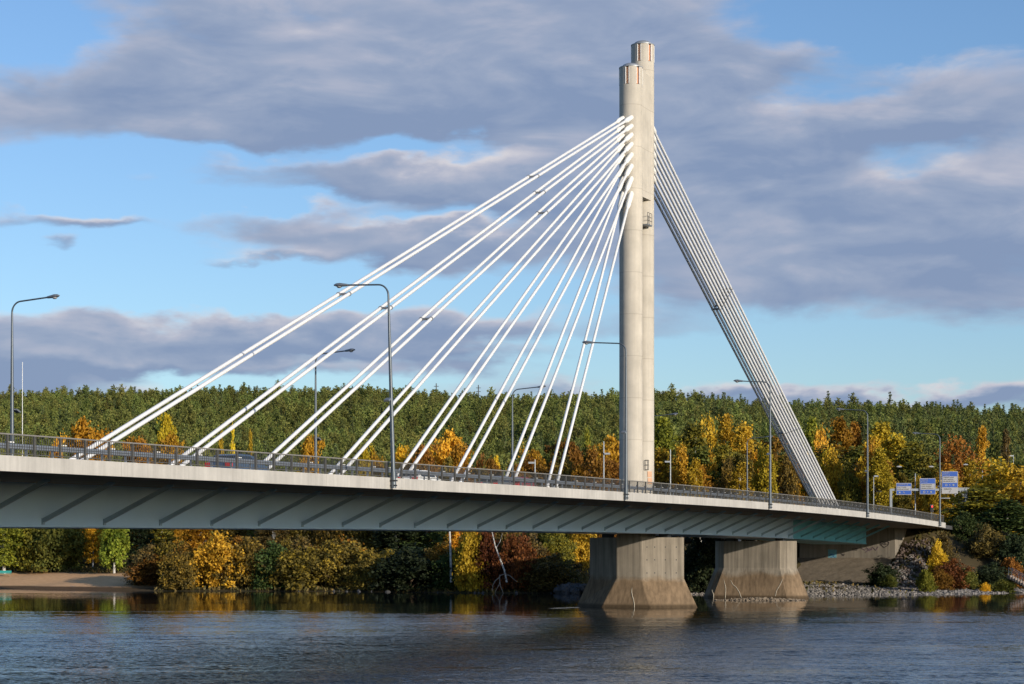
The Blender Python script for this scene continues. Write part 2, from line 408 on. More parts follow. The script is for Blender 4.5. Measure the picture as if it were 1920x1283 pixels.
# wave slopes at three sizes, calmer towards the far bank, in drifting patches of ruffled and smooth water
s1 = vm('SUBTRACT', wn((3.0, 6.0, 1), 2.0, .6, .3, True), (.5, .5, .5)); s2 = vm('SUBTRACT', wn((.42, 1.05, 1), 2.0, .5, .5, True, .05), (.5, .5, .5)); s3 = vm('SUBTRACT', wn((.03, .12, 1), 3.0, .6, .4, True, .0), (.5, .5, .5))
pt = wn((.012, .05, 1), 4.0, .62, .8); ptb = wn((.05, .22, 1), 3.0, .6, .6, False, -.05)
patch = N(t, 'ShaderNodeMapRange'); patch.inputs['From Min'].default_value = .41; patch.inputs['From Max'].default_value = .53; patch.inputs['To Min'].default_value = .30; patch.inputs['To Max'].default_value = 1.25; L(t, mth('ADD', mth('MULTIPLY', pt, .6), mth('MULTIPLY', ptb, .4)), patch.inputs['Value'])
calm = N(t, 'ShaderNodeMapRange', interpolation_type='SMOOTHSTEP'); calm.inputs['From Min'].default_value = 140; calm.inputs['From Max'].default_value = 186; calm.inputs['To Min'].default_value = 1.0; calm.inputs['To Max'].default_value = .045
yy = mth('SUBTRACT', mth('MULTIPLY_ADD', pt, 150.0, mth('MULTIPLY_ADD', ptb, 70.0, sep.outputs['Y'])), 110.0)
L(t, yy, calm.inputs['Value'])
amp = mth('MULTIPLY', patch.outputs[0], calm.outputs[0])
sl = vm('ADD', vm('SCALE', vm('ADD', vm('SCALE', s1, 1.5), vm('SCALE', s2, .80)), amp), vm('SCALE', s3, .05))
sps = N(t, 'ShaderNodeSeparateXYZ'); L(t, sl, sps.inputs[0])
# seen at a grazing angle only the wave faces turned to the near bank show: lean the slope distribution that way
sy_ = mth('SUBTRACT', mth('MULTIPLY', sps.outputs['Y'], .45), mth('MULTIPLY', mth('ABSOLUTE', sps.outputs['Y'], None), .95))
cmb = N(t, 'ShaderNodeCombineXYZ'); L(t, mth('MULTIPLY', sps.outputs['X'], .6), cmb.inputs['X']); L(t, sy_, cmb.inputs['Y']); sl2 = cmb.outputs[0]
nv_ = vm('NORMALIZE', vm('ADD', sl2, (0, 0, 1)), (0, 0, 0)); L(t, nv_, b.inputs['Normal'])
M['water'] = m
w = MB(); w.add([(-4000, -590, 0), (4000, -590, 0), (4000, 470, 0), (-4000, 470, 0)], [(0, 1, 2, 3)])
wo = w.build('river_water', m); tag(wo, 'dark rippled river flowing under the bridge', 'water', kind='structure')

# ------------------------------------------------------------------ the bridge
PT = []
zs1 = H + (HY - 128.5) / F * nt(1183, 66.4)[0]; zs2 = H + (HY - 86.3) / F * nt(1205, 66.4)[0]
T1 = nt(1183, 66.4)[1]; T2 = nt(1205, 66.4)[1]; TP = (T1 + T2) / 2
RP = 21.75 * nt(1183, 66.4)[0] / F
bridge = empty('cable_stayed_bridge', B(TP, NM, 0), 'white cable-stayed road bridge with twin round pylon towers over the river', 'bridge')

TL, TR = -30.0, 268.0
ts = list(np.arange(TL, TR, 3.0)) + [TR]
mb = MB()
sec = [(0, 0), (.45, 0), (.45, -.14), (NF + .25 - NE - .45, -.14), (NF + .25 - NE - .45, 0), (NF + .25 - NE, 0), (NF + .25 - NE, -.67), (.25, -.70), (0, -.67)]
mb.loft([[B(tq, NE + a, ztop(tq) + zq) for a, zq in sec] for tq in ts])
bm_mats = [M['fascia'], M['soffit'], M['asphalt']]
for i, f in enumerate(mb.f):
    j = i % len(sec)
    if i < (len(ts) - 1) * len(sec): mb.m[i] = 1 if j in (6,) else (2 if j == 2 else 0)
mb.build('deck', bm_mats, bridge)

# box girder with sloping struts under the overhang
NW = 63.0; NW2 = 2 * NM - NW
TG = nt(1624, NW)[1]; TS_ = nt(1487, NW)[1]
def girder(t0, t1, name, mat):
    mb = MB(); tl = list(np.arange(t0, t1, 4.0)) + [t1]
    sc_ = [(NW, -.66), (NW, -2.86), (NW - .10, -2.86), (NW - .10, -2.945), (NW2 + .10, -2.945), (NW2 + .10, -2.86), (NW2, -2.86), (NW2, -.66)]
    mb.loft([[B(tq, n, ztop(tq) + zq) for n, zq in sc_] for tq in tl])
    return mb.build(name, mat, bridge)
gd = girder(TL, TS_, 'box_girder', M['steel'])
ge = girder(TS_ + .003, TG, 'box_girder', M['teal']); ge['label'] = 'teal painted end stretch of the box girder by the abutment'
x0 = 80.0; w0 = 1 / (2605 - x0); st = .189e-4
def strut(tq, parent, mat, side=1):
    mb = MB()
    nb = NW - .02 if side == 1 else NW2 + .02
    nt_ = NW - 4.3 if side == 1 else NW2 + 4.3
    a = B(tq, nb, ztop(tq) - 2.62); c = B(tq, nt_, ztop(tq) - .69)
    d = (c - a).normalized(); up = U3.cross(d)
    mb.obox((a + c) / 2, d, U3, up, (c - a).length / 2, .10, .10)
    mb.obox(a + Vector((0, 0, -.03)), N3, U3, Z3, .05, .10, .16)
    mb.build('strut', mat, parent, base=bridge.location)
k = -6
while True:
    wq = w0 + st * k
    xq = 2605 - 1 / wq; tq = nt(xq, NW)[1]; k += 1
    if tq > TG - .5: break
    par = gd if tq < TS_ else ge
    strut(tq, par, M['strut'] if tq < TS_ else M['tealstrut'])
for tq in (TG + 2.0, TG + 5.5, TG + 9.0):
    if tq < TR - 2: pass

# pylon towers
def tower(tc, ztp, name, zlow):
    mb = MB(); seg = 72
    zs = [zlow, ztp - 4.6 * 1.0, ztp]
    slot_h = 31 / F * 193; zsl = ztp - slot_h - .12
    def ring(r, z, s=seg): return [B(tc, NM - .05, 0) + (Vector((math.cos(2 * math.pi * j / s), math.sin(2 * math.pi * j / s), 0)) * r) + Vector((0, 0, z)) for j in range(s)]
    mb.loft([ring(RP, zlow), ring(RP, zsl)], caps=True)
    mb.loft([ring(RP - .22, zsl), ring(RP - .22, ztp - .02)], caps=False)
    # wall segments between the lamp slots (six slots round the head)
    cen = []
    c0 = math.radians(-90 - 22)
    for q in range(6): cen.append(c0 + q * math.radians(56.5) if q < 2 else c0 + math.radians(56.5) + (q - 1) * math.radians(60.7))
    half = math.radians(9.5)
    cen.sort()
    for q in range(6):
        a0 = cen[q] + half; a1 = (cen[(q + 1) % 6] + (2 * math.pi if q == 5 else 0)) - half
        nseg = 10; rings = []
        ang = [a0 + (a1 - a0) * j / nseg for j in range(nseg + 1)]
        def pt(r, a, z): return B(tc, NM - .05, z) + Vector((math.cos(a) * r, math.sin(a) * r, 0))
        lo = [pt(RP, a, zsl + .002) for a in ang] + [pt(RP - .2, a, zsl + .002) for a in reversed(ang)]
        hi = [pt(RP, a, ztp) for a in ang] + [pt(RP - .2, a, ztp) for a in reversed(ang)]
        mb.loft([lo, hi])
    dome = []
    for q in range(7):
        a = q / 6 * math.pi / 2 * .98
        dome.append(ring((RP - .02) * math.cos(a) if q else RP + .03, ztp + .004 + .50 * math.sin(a)))
    tw = mb.build(name, M['pylon'], bridge, smooth=True)
    md = MB(); md.loft([ring(RP + .03, ztp + .003), ring(RP + .03, ztp + .07)] + [[q_ + Vector((0, 0, .07)) for q_ in r_] for r_ in [ring(max(.03, RP * .8 * math.cos(a)), ztp + .004 + .42 * math.sin(a)) for a in [i * .25 for i in range(7)]]])
    md.build('dome_cap', M['signgrey'], tw, smooth=True, base=bridge.location)
    for a in cen:
        mc = MB(); r_ = Vector((math.cos(a), math.sin(a), 0)); tg = Vector((-math.sin(a), math.cos(a), 0)); c = B(tc, NM - .05, (zsl + ztp) / 2)
        mc.obox(c + r_ * (RP - .20), r_, tg, Z3, .03, RP * math.sin(half) * .96, slot_h / 2 * .98)
        o = mc.build('lamp_slot_panel', M['copper'], tw, base=bridge.location)
        mc = MB()
        for sg in (-1, 1): mc.obox(c + r_ * (RP - .10) + tg * (sg * RP * math.sin(half) * .92), r_, tg, Z3, .11, .022, slot_h / 2)
        mc.build('slot_frame', M['white'], tw, base=bridge.location)
    return tw
zdk = ztop(TP)
tw1 = tower(T1, zs1, 'pylon_tower', zdk - .2)
tw2 = tower(T2, zs2, 'pylon_tower', zdk - .2)
mb = MB(); zw0 = H + (HY - 378) / F * 196
mb.obox(B((T1 + T2) / 2, NM - .05, (zw0 + zs1 - .3) / 2), U3, N3, Z3, (T2 - T1) / 2 - .35, RP * .93, (zs1 - .3 - zw0) / 2)
mb.build('pylon_web', M['pylon'], bridge)
# balcony in the gap, with guard rails
zb = H + (HY - 424) / F * 195
mb = MB(); mb.obox(B((T1 + T2) / 2 + .15, NM - RP * .72, zb), U3, N3, Z3, .62, .55, .06)
sp = mb.build('service_balcony', M['galv'], bridge)
mb = MB()
for tt_ in (-.6, 0, .6): mb.tube([B((T1 + T2) / 2 + .15 + tt_, NM - RP * .72 - .52, zb + .06), B((T1 + T2) / 2 + .15 + tt_, NM - RP * .72 - .52, zb + 1.15)], .03, 6)
for zq in (.4, .75, 1.15): mb.tube([B((T1 + T2) / 2 + .15 - .62, NM - RP * .72 - .52, zb + zq), B((T1 + T2) / 2 + .15 + .62, NM - RP * .72 - .52, zb + zq)], .025, 6)
mb.build('balcony_rail', M['dark'], sp, base=bridge.location)
# ladder frame and rust coloured panels low on the far tower
def on_tower(tc, x, y): 
    a = math.asin(max(-1, min(1, (x - (1183 if tc == T1 else 1205)) / 21.75)))
    v = B(tc, NM - .05, 0); ry = math.atan2(v.y, v.x)
    d = Vector((math.cos(-math.pi / 2 + a), math.sin(-math.pi / 2 + a), 0))
    return v, d, H + (HY - y) / F * (v.y - RP * math.cos(a))
for (x, y0_, y1_) in ((1217, 884, 895), (1217.5, 896.5, 908)):
    v, d, zt_ = on_tower(T2, x, y0_); _, _, zb_ = on_tower(T2, x, y1_)
    mb = MB(); tg = d.cross(Z3); mb.obox(v + d * (RP - .06) + Vector((0, 0, (zt_ + zb_) / 2)), d, tg, Z3, .075, .26, (zt_ - zb_) / 2)
    o = mb.build('access_panel', M['rustpanel'], tw2, base=bridge.location)
mb = MB()
v, d, zt_ = on_tower(T2, 1211, 863); _, _, zb_ = on_tower(T2, 1211, 881); tg = d.cross(Z3); c = v + d * (RP + .12)
for sg in (-1, 1): mb.tube([c + tg * (.17 * sg) + Vector((0, 0, zb_)), c + tg * (.17 * sg) + Vector((0, 0, zt_))], .03, 6)
for zq in (0, .5, 1): mb.tube([c + tg * .17 + Vector((0, 0, zb_ + (zt_ - zb_) * zq)), c - tg * .17 + Vector((0, 0, zb_ + (zt_ - zb_) * zq))], .03, 6)
mb.build('ladder_rung_frame', M['dark'], tw2, base=bridge.location)
# plinth under towers
mb = MB(); mb.obox(B(TP, NM, zdk - .1), U3, N3, Z3, 3.6, 1.6, .16); mb.build('pylon_plinth', M['fascia'], bridge)

# stay cables
NN, NFC = NM - .42, NM + .42
fy = [220, 236, 252.5, 270.3, 290, 311.5, 335.5, 364.5]
fb = [(155, 860), (341, 870), (499, 879), (637.5, 888.5), (757, 897), (864, 902), (961, 907), (1042, 914.5)]
RC = .127
def cable(pa, pb, name='stay_cable', clamp=None):
    """pa: deck end, pb: tower end"""
    mb = MB(); mb.tube([pa, pb], RC, 14)
    o = mb.build(name, M['cable'], bridge, smooth=True)
    d = (pb - pa).normalized()
    ms = MB(); e = pb + d * .55
    ms.tube([e - d * 2.3, e - d * 1.9, e - d * .5, e - d * .2], [.15, .245, .245, .19], 14)
    ms.build('anchor_sleeve', M['sleeve'], o, smooth=True, base=bridge.location)
    ms = MB(); zc = ztop(pa.dot(U3)) 
    ms.tube([pa - d * .2, pa + d * 1.3], [.26, .22], 12); ms.build('deck_socket', M['sleeve'], o, smooth=True, base=bridge.location)
    return o
def clampbar(p, q, d, par):
    mb = MB()
    mb.tube([p - d * .06, p + d * .06], RC + .035, 12); mb.tube([q - d * .06, q + d * .06], RC + .035, 12)
    up = Vector((0, 0, 1)) - d * d.z; up.normalize(); sd = (q - p).normalized()
    mb.obox((p + q) / 2, sd, up, d, max(.02, (q - p).length / 2 - RC - .02), .07, .09)
    mb.build('cable_clamp', M['clamp'], par, base=bridge.location)
CL = {0: [.37, .745], 1: [.37, .73], 2: [.375, .70]}
for i in range(8):
    Zc, tc = nt(fb[i][0], NN)
    zc = H + (HY - fb[i][1]) / F * Zc
    Zt, ttp = nt(1181, NN)
    tsurf = T1 - math.sqrt(max(.01, RP ** 2 - .40 ** 2))
    ztp = H + (HY - fy[i]) / F * Zt
    # carry the line down to the deck
    slope = (ztp - zc) / (tsurf - tc)
    ta = tc
    for _ in range(4): ta = tc - (zc - (ztop(ta) + .0)) / slope
    pn = []
    for n in (NN, NFC):
        o = cable(B(ta, n, ztop(ta) - .1), B(tsurf, n, ztp)); pn.append((o, B(ta, n, ztop(ta) - .1), B(tsurf, n, ztp)))
    if i in CL:
        for q in CL[i]:
            a = pn[0][1].lerp(pn[0][2], q); c = pn[1][1].lerp(pn[1][2], q)
            clampbar(a, c, (pn[0][2] - pn[0][1]).normalized(), pn[0][0])
for i in range(7):
    Zb, tb = nt(1565 - 5.2 * i, NN); zb_ = H + (HY - 935) / F * Zb
    tsurf = T2 + math.sqrt(RP ** 2 - .40 ** 2)
    Zr, tr = nt(1229, NN); zr = H + (HY - (252 + 15.2 * i)) / F * Zr
    sl = (zb_ - zr) / (tb - tr)
    zt_ = zr + sl * (tsurf - tr); te = tb
    for _ in range(4): te = tb - (zb_ - ztop(te)) / sl
    pn = []
    for n in (NN, NFC):
        pa = B(te, n, ztop(te) - .1); pb = B(tsurf, n, zt_); o = cable(pa, pb); pn.append((o, pa, pb))
    # clamps at mid length and low down
    for yq in (549 + 7.4 * i, 780 + 2.8 * i):
        zq = H + (HY - yq) / F * 225
        q = (zq - pn[0][1].z) / (pn[0][2].z - pn[0][1].z)
        a = pn[0][1].lerp(pn[0][2], q); c = pn[1][1].lerp(pn[1][2], q)
        clampbar(a, c, (pn[0][2] - pn[0][1]).normalized(), pn[0][0])

# piers: elongated six-sided shafts on flared feet
def pier(tc, half_flat, half_tip, hu, b_flat, b_tip, bu, ztop_, zbreak, stem, name='pier', bev=0.0):
    mb = MB()
    def hexa(hf, ht, u, z):
        pts = [(-hf, -u), (hf, -u), (ht, 0), (hf, u), (-hf, u), (-ht, 0)]
        out = []
        for i, p in enumerate(pts):
            a = Vector(pts[i - 1]); c = Vector(pts[(i + 1) % 6]); v = Vector(p)
            for e in (a, c):
                q = v + (e - v).normalized() * bev
                out.append(B(tc + q.y, NM - q.x, z))
        return out
    mb.loft([hexa(b_flat + .15, b_tip + .2, bu + .12, -2.5), hexa(b_flat, b_tip, bu, 0), hexa(half_flat, half_tip, hu, zbreak), hexa(half_flat, half_tip, hu, ztop_)])
    if stem:
        mb.obox(B(tc, NM, ztop_ + .6), U3, N3, Z3, hu - .003, half_flat - .003, .62)
    pr = mb.build(name, M['pier'], bridge)
    for sg in (-1, 1):
        mq = MB(); mq.obox(B(tc, NM + sg * (NM - NW - .55), (ztop_ + ztop(tc) - 2.945) / 2), U3, N3, Z3, .5, .45, (ztop(tc) - 2.945 - ztop_) / 2 + .01)
        mq.build('bearing', M['dark'], pr, base=bridge.location)
    return pr
ptop1 = H + (HY - 1008) / F * 194
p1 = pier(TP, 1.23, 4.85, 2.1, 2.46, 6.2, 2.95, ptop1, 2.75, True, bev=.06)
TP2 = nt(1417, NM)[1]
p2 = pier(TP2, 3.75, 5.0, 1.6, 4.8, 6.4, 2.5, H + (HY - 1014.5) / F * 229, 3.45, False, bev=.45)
def streak(pts, name_par, wpx=1.0):
    """pts in world coordinates laid on a pier face"""
    mb = MB(); mb.tube(pts, [.034] * (len(pts) - 1) + [.012], 6); mb.build('mineral_streak', M['streak'], name_par, base=bridge.location)
def face_pt(tc, f0, b0, hu, bu, zbk, x, y, Zg):
    """point on the flared front face (facing -u) seen at column x"""
    z = H + (HY - y) / F * Zg
    for _ in range(6):
        q = min(1, max(0, z / zbk)); u = bu + (hu - bu) * q
        a = (x - CX) / F; tt_ = tc - u; Zg = tt_ / (S * a + K); z = H + (HY - y) / F * Zg
    n = Zg * (S - K * a) if False else Zg * (-K * a + S)
    return B(tt_ - .01, n, z)
streak([face_pt(TP, 0, 0, 2.1, 2.95, 2.75, x, y, 191) for x, y in ((1189.5, 1142), (1189.5, 1133), (1188, 1125), (1185.5, 1117), (1184.5, 1110), (1185, 1102))], p1)
for pts in (((1360, 1121), (1361, 1105), (1360, 1098), (1357, 1086)), ((1390, 1121), (1386, 1110), (1380, 1101), (1374, 1096), (1370, 1088)), ((1454, 1118), (1456, 1108), (1462, 1098), (1465, 1092), (1468, 1085)), ((1338, 1121), (1338, 1114), (1336, 1110), (1335, 1106))):
    streak([face_pt(TP2, 0, 0, 1.6, 2.5, 3.45, x, y, 226) for x, y in pts], p2)

def sunface(x, y, bulge=.02):
    # vertical shaft face between the flat and the outer tip of the near pier
    hf, ht, hu = 1.23, 4.85, 2.1
    a = (x - CX) / F
    # plane through (n=NM-hf, t=TP-hu) and (n=NM-ht, t=TP)
    e = Vector((ht - hf, hu)); nrm = Vector((hu, -(ht - hf))).normalized()
    # point = depth Z along the ray ; n=Z*(S-K*a), t=Z*(S*a+K) ; q=(NM-n, t-TP)
    A0 = nrm.x * (NM - hf) + nrm.y * 0
    # nrm . ((NM-n)-hf, (t-TP)+hu) = bulge
    cz_ = nrm.x * (-(S - K * a)) + nrm.y * (S * a + K)
    Zq = (bulge - nrm.x * (NM - hf) - nrm.y * (-TP + hu)) / cz_
    return B(Zq * (S * a + K), Zq * (S - K * a), H + (HY - y) / F * Zq), nrm
mb = MB()
for x in (1213, 1227.5, 1247.5, 1268):
    for y in (1026, 1050, 1074.5):
        p, nr = sunface(x, y, .0)
        d_ = (N3 * (-nr.x) + U3 * nr.y)
        mb.tube([p - d_ * .02, p + d_ * .008], .06, 8)
mb.build('tie_hole', M['dark'], p1, base=bridge.location)
# abutment
ab = empty('bridge_abutment', B(TA, NM, 4), 'grey concrete abutment wall with spray paint marks under the bridge end', 'abutment')
mb = MB()
zt_ = ztop(TA) - .70
nc = nt(1678, 60)[0] * 0 + 60.0
n0 = None
for n_ in np.arange(57, 63, .02):
    Zq = (TA) / (S * ((1678 - CX) / F) + K)
    n0 = Zq * (-K * (1678 - CX) / F + S); break
poly = [(TA, n0), (TA, 2 * NM - n0), (TA + 8, 2 * NM - n0), (TA + 8, n0)]
mb.loft([[B(a, n, 1.0) for a, n in poly], [B(a, n, zt_ - .02) for a, n in poly]])
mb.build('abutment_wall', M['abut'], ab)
mb = MB(); mb.obox(B(TA + 2.0, NM, zt_ + .2), U3, N3, Z3, 1.0, NW2 - NM + 5, .3)
# paint marks
def wallpt(x, y, off=.012):
    a = (x - CX) / F; Zq = (TA - off) / (S * a + K); n = Zq * (-K * a + S)
    return B(TA - off, n, H + (HY - y) / F * Zq)
def scrib(pts, mat, r=.035, name='paint_mark'):
    mb = MB(); mb.tube([wallpt(x, y) for x, y in pts], r, 5); mb.build(name, mat, ab)
scrib([(1658, 1027.2), (1651, 1021), (1650.5, 1017.5), (1653, 1015.5), (1656, 1016), (1658.5, 1018), (1661, 1016), (1664.5, 1015.5), (1667, 1018), (1665.5, 1022), (1658, 1027.3)], M['graffiti'], .042)
scrib([(1653, 1018.5), (1654, 1021.5), (1655.5, 1018.5), (1657, 1021.5)], M['graffiti'], .03); scrib([(1659, 1021.5), (1659, 1018.5), (1662, 1018.5), (1660, 1021.5), (1664, 1021.5)], M['graffiti'], .03)
scrib([(1598, 1028), (1598, 1032), (1601, 1032), (1601, 1028), (1604, 1028), (1603, 1032), (1607, 1032), (1607, 1028), (1603, 1030)], M['graffiti'], .04)
scrib([(1616, 1028), (1622, 1032), (1626, 1027), (1631, 1033), (1637, 1026), (1643, 1032), (1647, 1025)], M['graffitipurple'], .05)
scrib([(1623, 1036), (1627, 1033), (1631, 1029), (1636, 1031)], M['graffitipurple'], .05)
mb = MB()
cs = [wallpt(1552.5, 1030.5), wallpt(1569, 1031), wallpt(1568, 1053), wallpt(1553, 1056)]
mb.loft([cs, [q - U3 * .006 for q in cs]]); mb.build('painted_patch', M['paintteal'], ab)
scrib([(1555, 1042), (1560, 1039), (1564, 1043), (1557, 1046), (1562, 1048), (1566, 1045), (1558, 1051)], M['signblue'], .04)
scrib([(1577, 1038), (1583, 1042), (1579, 1042), (1584, 1039)], M['graffiti'], .05); scrib([(1544, 1046), (1547, 1042), (1550, 1046), (1546, 1048)], M['graffiti'], .04)
# paved slope in front of the wall
sp_ = MB(); na, nb = n0 + .3, 2 * NM - n0 + 1
grid = []
for i in range(9):
    tq = TA - .01 - i * .85
    grid.append([B(tq, na + (nb - na) * j / 12, 4.42 - i * .85 * .575 + .03 * math.sin(i * 2.1 + j * 1.7)) for j in range(13)])
for r_ in range(8):
    for j in range(12):
        sp_.add([grid[r_][j], grid[r_][j + 1], grid[r_ + 1][j + 1], grid[r_ + 1][j]], [(0, 1, 2, 3)])
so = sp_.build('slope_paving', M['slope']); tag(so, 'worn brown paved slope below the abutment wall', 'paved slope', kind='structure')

# road beyond the bridge
mb = MB(); tl = list(np.arange(TR + .05, TR + 150, 5))
mb.loft([[B(tq, n, ztop(tq) - .1 + dz) for n, dz in ((55.0, 0), (78, 0), (78, -.5), (55.0, -.5))] for tq in tl])
ro = mb.build('road', M['asphalt']); tag(ro, 'road leading off the far end of the bridge', 'road', kind='structure')

# ------------------------------------------------------------------ railings, barrier, lamps
lt = [nt(x, NE)[1] for x in (733, 1170, 1441, 1624, 1760)]
LS = (lt[4] - lt[0]) / 4
lt = [lt[0] - LS] + lt
PSP = LS * .0776 / 1.637
def lin(mb, ta, tb, n, z0, hw, hh, step=4.0):
    q = list(np.arange(ta, tb, step)) + [tb]
    mb.loft([[B(a, n + dn, ztop(a) + z0 + dz) for dn, dz in ((-hw, -hh), (hw, -hh), (hw, hh), (-hw, hh))] for a in q])
RAILLAB = ['dark bar railing from the left frame edge to the tall leaning lamp post', 'dark bar railing between the tall leaning lamp post and the pylon', 'dark bar railing between the pylon and the backstay lamp post', 'dark bar railing in front of the foot of the backstay cables', 'dark bar railing along the last deck stretch before the traffic light', 'short dark railing past the last near lamp post']
NR = NE + .26
for i in range(6):
    ta = lt[i] + .02 if i else lt[0]; tb = (lt[i + 1] if i < 5 else TR) - .04
    if i == 5: tb = TR - .05
    rt = empty('bridge_railing', B(ta, NR, ztop(ta)), RAILLAB[i], 'railing', 'railing sections along the near deck edge')
    mb = MB(); lin(mb, ta, tb, NR, .93, .045, .03); mb.build('top_rail', M['toprail'], rt)
    mb = MB(); lin(mb, ta, tb, NR, .10, .025, .02); mb.build('bottom_rail', M['rail'], rt)
    np_ = max(1, round((tb - ta) / PSP)); sp0 = (tb - ta) / np_
    bal = MB()
    for k in range(np_ + 1):
        tq = min(tb - .05, max(ta + .05, ta + k * sp0))
        mp_ = MB(); mp_.obox(B(tq, NR, ztop(tq) + .45), U3, N3, Z3, .05, .04, .448); mp_.obox(B(tq, NR, ztop(tq) + .02), U3, N3, Z3, .12, .12, .022)
        mp_.build('railing_post', M['rail'], rt)
        if k < np_:
            for j in range(1, 11):
                tb_ = ta + (k + j / 11) * sp0
                bal.obox(B(tb_, NR, ztop(tb_) + .51), U3, N3, Z3, .011, .011, .392)
            if k % 2 == 0 or i >= 2:
                ml = MB(); ml.obox(B(tq + .32, NR + .10, ztop(tq) + .60), U3, N3, Z3, .24, .07, .025); ml.obox(B(tq + .1, NR + .08, ztop(tq) + .57), U3, N3, Z3, .04, .05, .05)
                ml.build('rail_light', M['white'], rt)
    bal.build('balusters', M['rail'], rt)
# vehicle barrier between footway and road (flat lattice beam)
NBR = 57.6
gb = empty('crash_barrier', B(lt[0], NBR, ztop(lt[0])), 'low grey steel crash barrier running along the roadway behind the railing', 'crash barrier')
mb = MB(); ta = lt[0]; tb = TR
q = list(np.arange(ta, tb, 4.0)) + [tb]
prof = [(-.04, .66), (-.08, .70), (-.08, .75), (-.03, .78), (-.08, .81), (-.08, .87), (-.04, .91), (0, .91), (0, .66)]
mb.loft([[B(a, NBR + dn, ztop(a) - .1 + dz) for dn, dz in prof] for a in q]); mb.build('barrier_beam', M['barrier'], gb)
k = 0; mbs = MB()
for tq in np.arange(ta, tb, 2.0):
    mbs.obox(B(tq, NBR + .08, ztop(tq) + .32), U3, N3, Z3, .04, .05, .45)
po = mbs.build('barrier_posts', M['barrier'], gb); po['kind'] = 'stuff'
# far railing
fr = empty('bridge_railing', B(lt[0], NF - .1, ztop(lt[0])), 'railing along the far deck edge behind the roadway', 'railing', 'railing sections along the near deck edge')
fr['group'] = 'far side railing'
mb = MB(); lin(mb, lt[0], TR, NF - .1, .93, .045, .03); mb.build('top_rail', M['toprail'], fr)
mb = MB()
for tq in np.arange(lt[0], TR, PSP): mb.obox(B(tq, NF - .1, ztop(tq) + .45), U3, N3, Z3, .05, .04, .448)
po = mb.build('railing_posts', M['rail'], fr); po['kind'] = 'stuff'

# street lamps (pole, curved arm, lantern, small floodlight)
def make_lamp():
    r = empty('street_lamp', (0, 0, 0), 'x', 'street lamp', 'tall street lamps along the bridge')
    hh = 11.45; pts = [(0, 0, -.55), (0, 0, 3), (0, 0, 7), (0, 0, hh - .75)]; rad = [.13, .118, .095, .06]
    mb = MB(); mb.tube(pts, rad, 12); mb.tube([(0, 0, -.6), (0, 0, .35)], .155, 12); mb.build('pole', M['lamp'], r, smooth=True)
    mb = MB(); arc = [(0, 0, hh - .75 - .02)]
    for i in range(9):
        a = i / 8 * math.radians(87)
        arc.append((.68 * (1 - math.cos(a)), 0, hh - .75 + .68 * math.sin(a)))
    arc.append((2.75, 0, hh - .07 + .06 + .09)); mb.tube(arc, [.058] * 4 + [.05] * (len(arc) - 4), 10); mb.build('arm', M['lamp'], r, smooth=True)
    mb = MB(); rings = []
    for x, w_, h0, h1 in ((2.62, .05, -.05, .05), (2.75, .10, -.08, .08), (3.0, .13, -.09, .11), (3.2, .16, -.10, .14), (3.42, .15, -.08, .12), (3.58, .06, -.03, .05)):
        zc = hh + .08 + (x - 2.7) * .06
        rings.append([Vector((x, w_ * math.cos(a), zc + (h1 if math.sin(a) > 0 else -h0) * math.sin(a))) for a in [i / 12 * 2 * math.pi for i in range(12)]])
    mb.loft(rings); hd = mb.build('lantern', M['galv'], r, smooth=True)
    mb = MB(); zc = hh + .06
    mb.loft([[Vector((3.24 + .17 * q_ * math.cos(a), .13 * q_ * math.sin(a), zc - z_)) for a in [i / 10 * 2 * math.pi for i in range(10)]] for q_, z_ in ((1, 0), (.9, .07), (.5, .11))])
    mb.build('lens', M['signwhite'], hd, smooth=True)
    mb = MB(); mb.obox((.0, .26, 4.62), Vector((1, 0, 0)), Vector((0, 1, 0)), Z3, .05, .16, .02)
    ax = Vector((1, 0, 0)).normalized(); ay = Vector((0, .92, -.39)); az = ax.cross(ay)
    mb.obox((.0, .46, 4.55), ax, ay, az, .17, .20, .05); mb.build('floodlight', M['galv'], r)
    mb = MB(); mb.box(-.2, -.16, -.22, .2, .16, -.14); mb.box(-.17, -.14, -.5, .17, .14, -.42); mb.build('bracket', M['dark'], r)
    return r
lamp = make_lamp(); kids = kidmap()
rzn = math.atan2(N3.y, N3.x)
NL = ['tall grey lamp post rising past the left frame edge', 'tall leaning lamp post on the near deck edge left of centre', 'tall lamp post on the near deck edge directly in front of the pylon', 'tall lamp post on the near deck edge in front of the backstay cables', 'tall lamp post on the near deck edge left of the blue road signs', 'tall lamp post on the near deck edge beside the traffic light']
first = True
for i, tq in enumerate(lt):
    if i == 0: continue
    o = lamp if first else copy_tree(lamp, kids); first = False
    o.location = B(tq, NE - .16, ztop(tq)); o.rotation_euler = (0, 0, rzn); o['label'] = NL[i]
    if i == 1: o.rotation_euler = (0, math.radians(1.75), rzn)
FL = ['slim lamp post behind the railing at the left frame edge', 'lamp post behind the second pair of forward cables', 'lamp post behind the two steepest pairs of forward cables', 'lamp post half hidden behind the right side of the pylon', 'lamp post on the far deck edge between pylon and backstay cables', 'lamp post on the far deck edge under the backstay cables']
ft = [nt(x, NF)[1] for x in (30, 598, 966, 1221, 1405)]
for i, tq in enumerate(ft):
    o = copy_tree(lamp, kids); o.location = B(tq, NF + .3, ztop(tq)); o.rotation_euler = (0, 0, rzn + math.pi); o['label'] = FL[i]

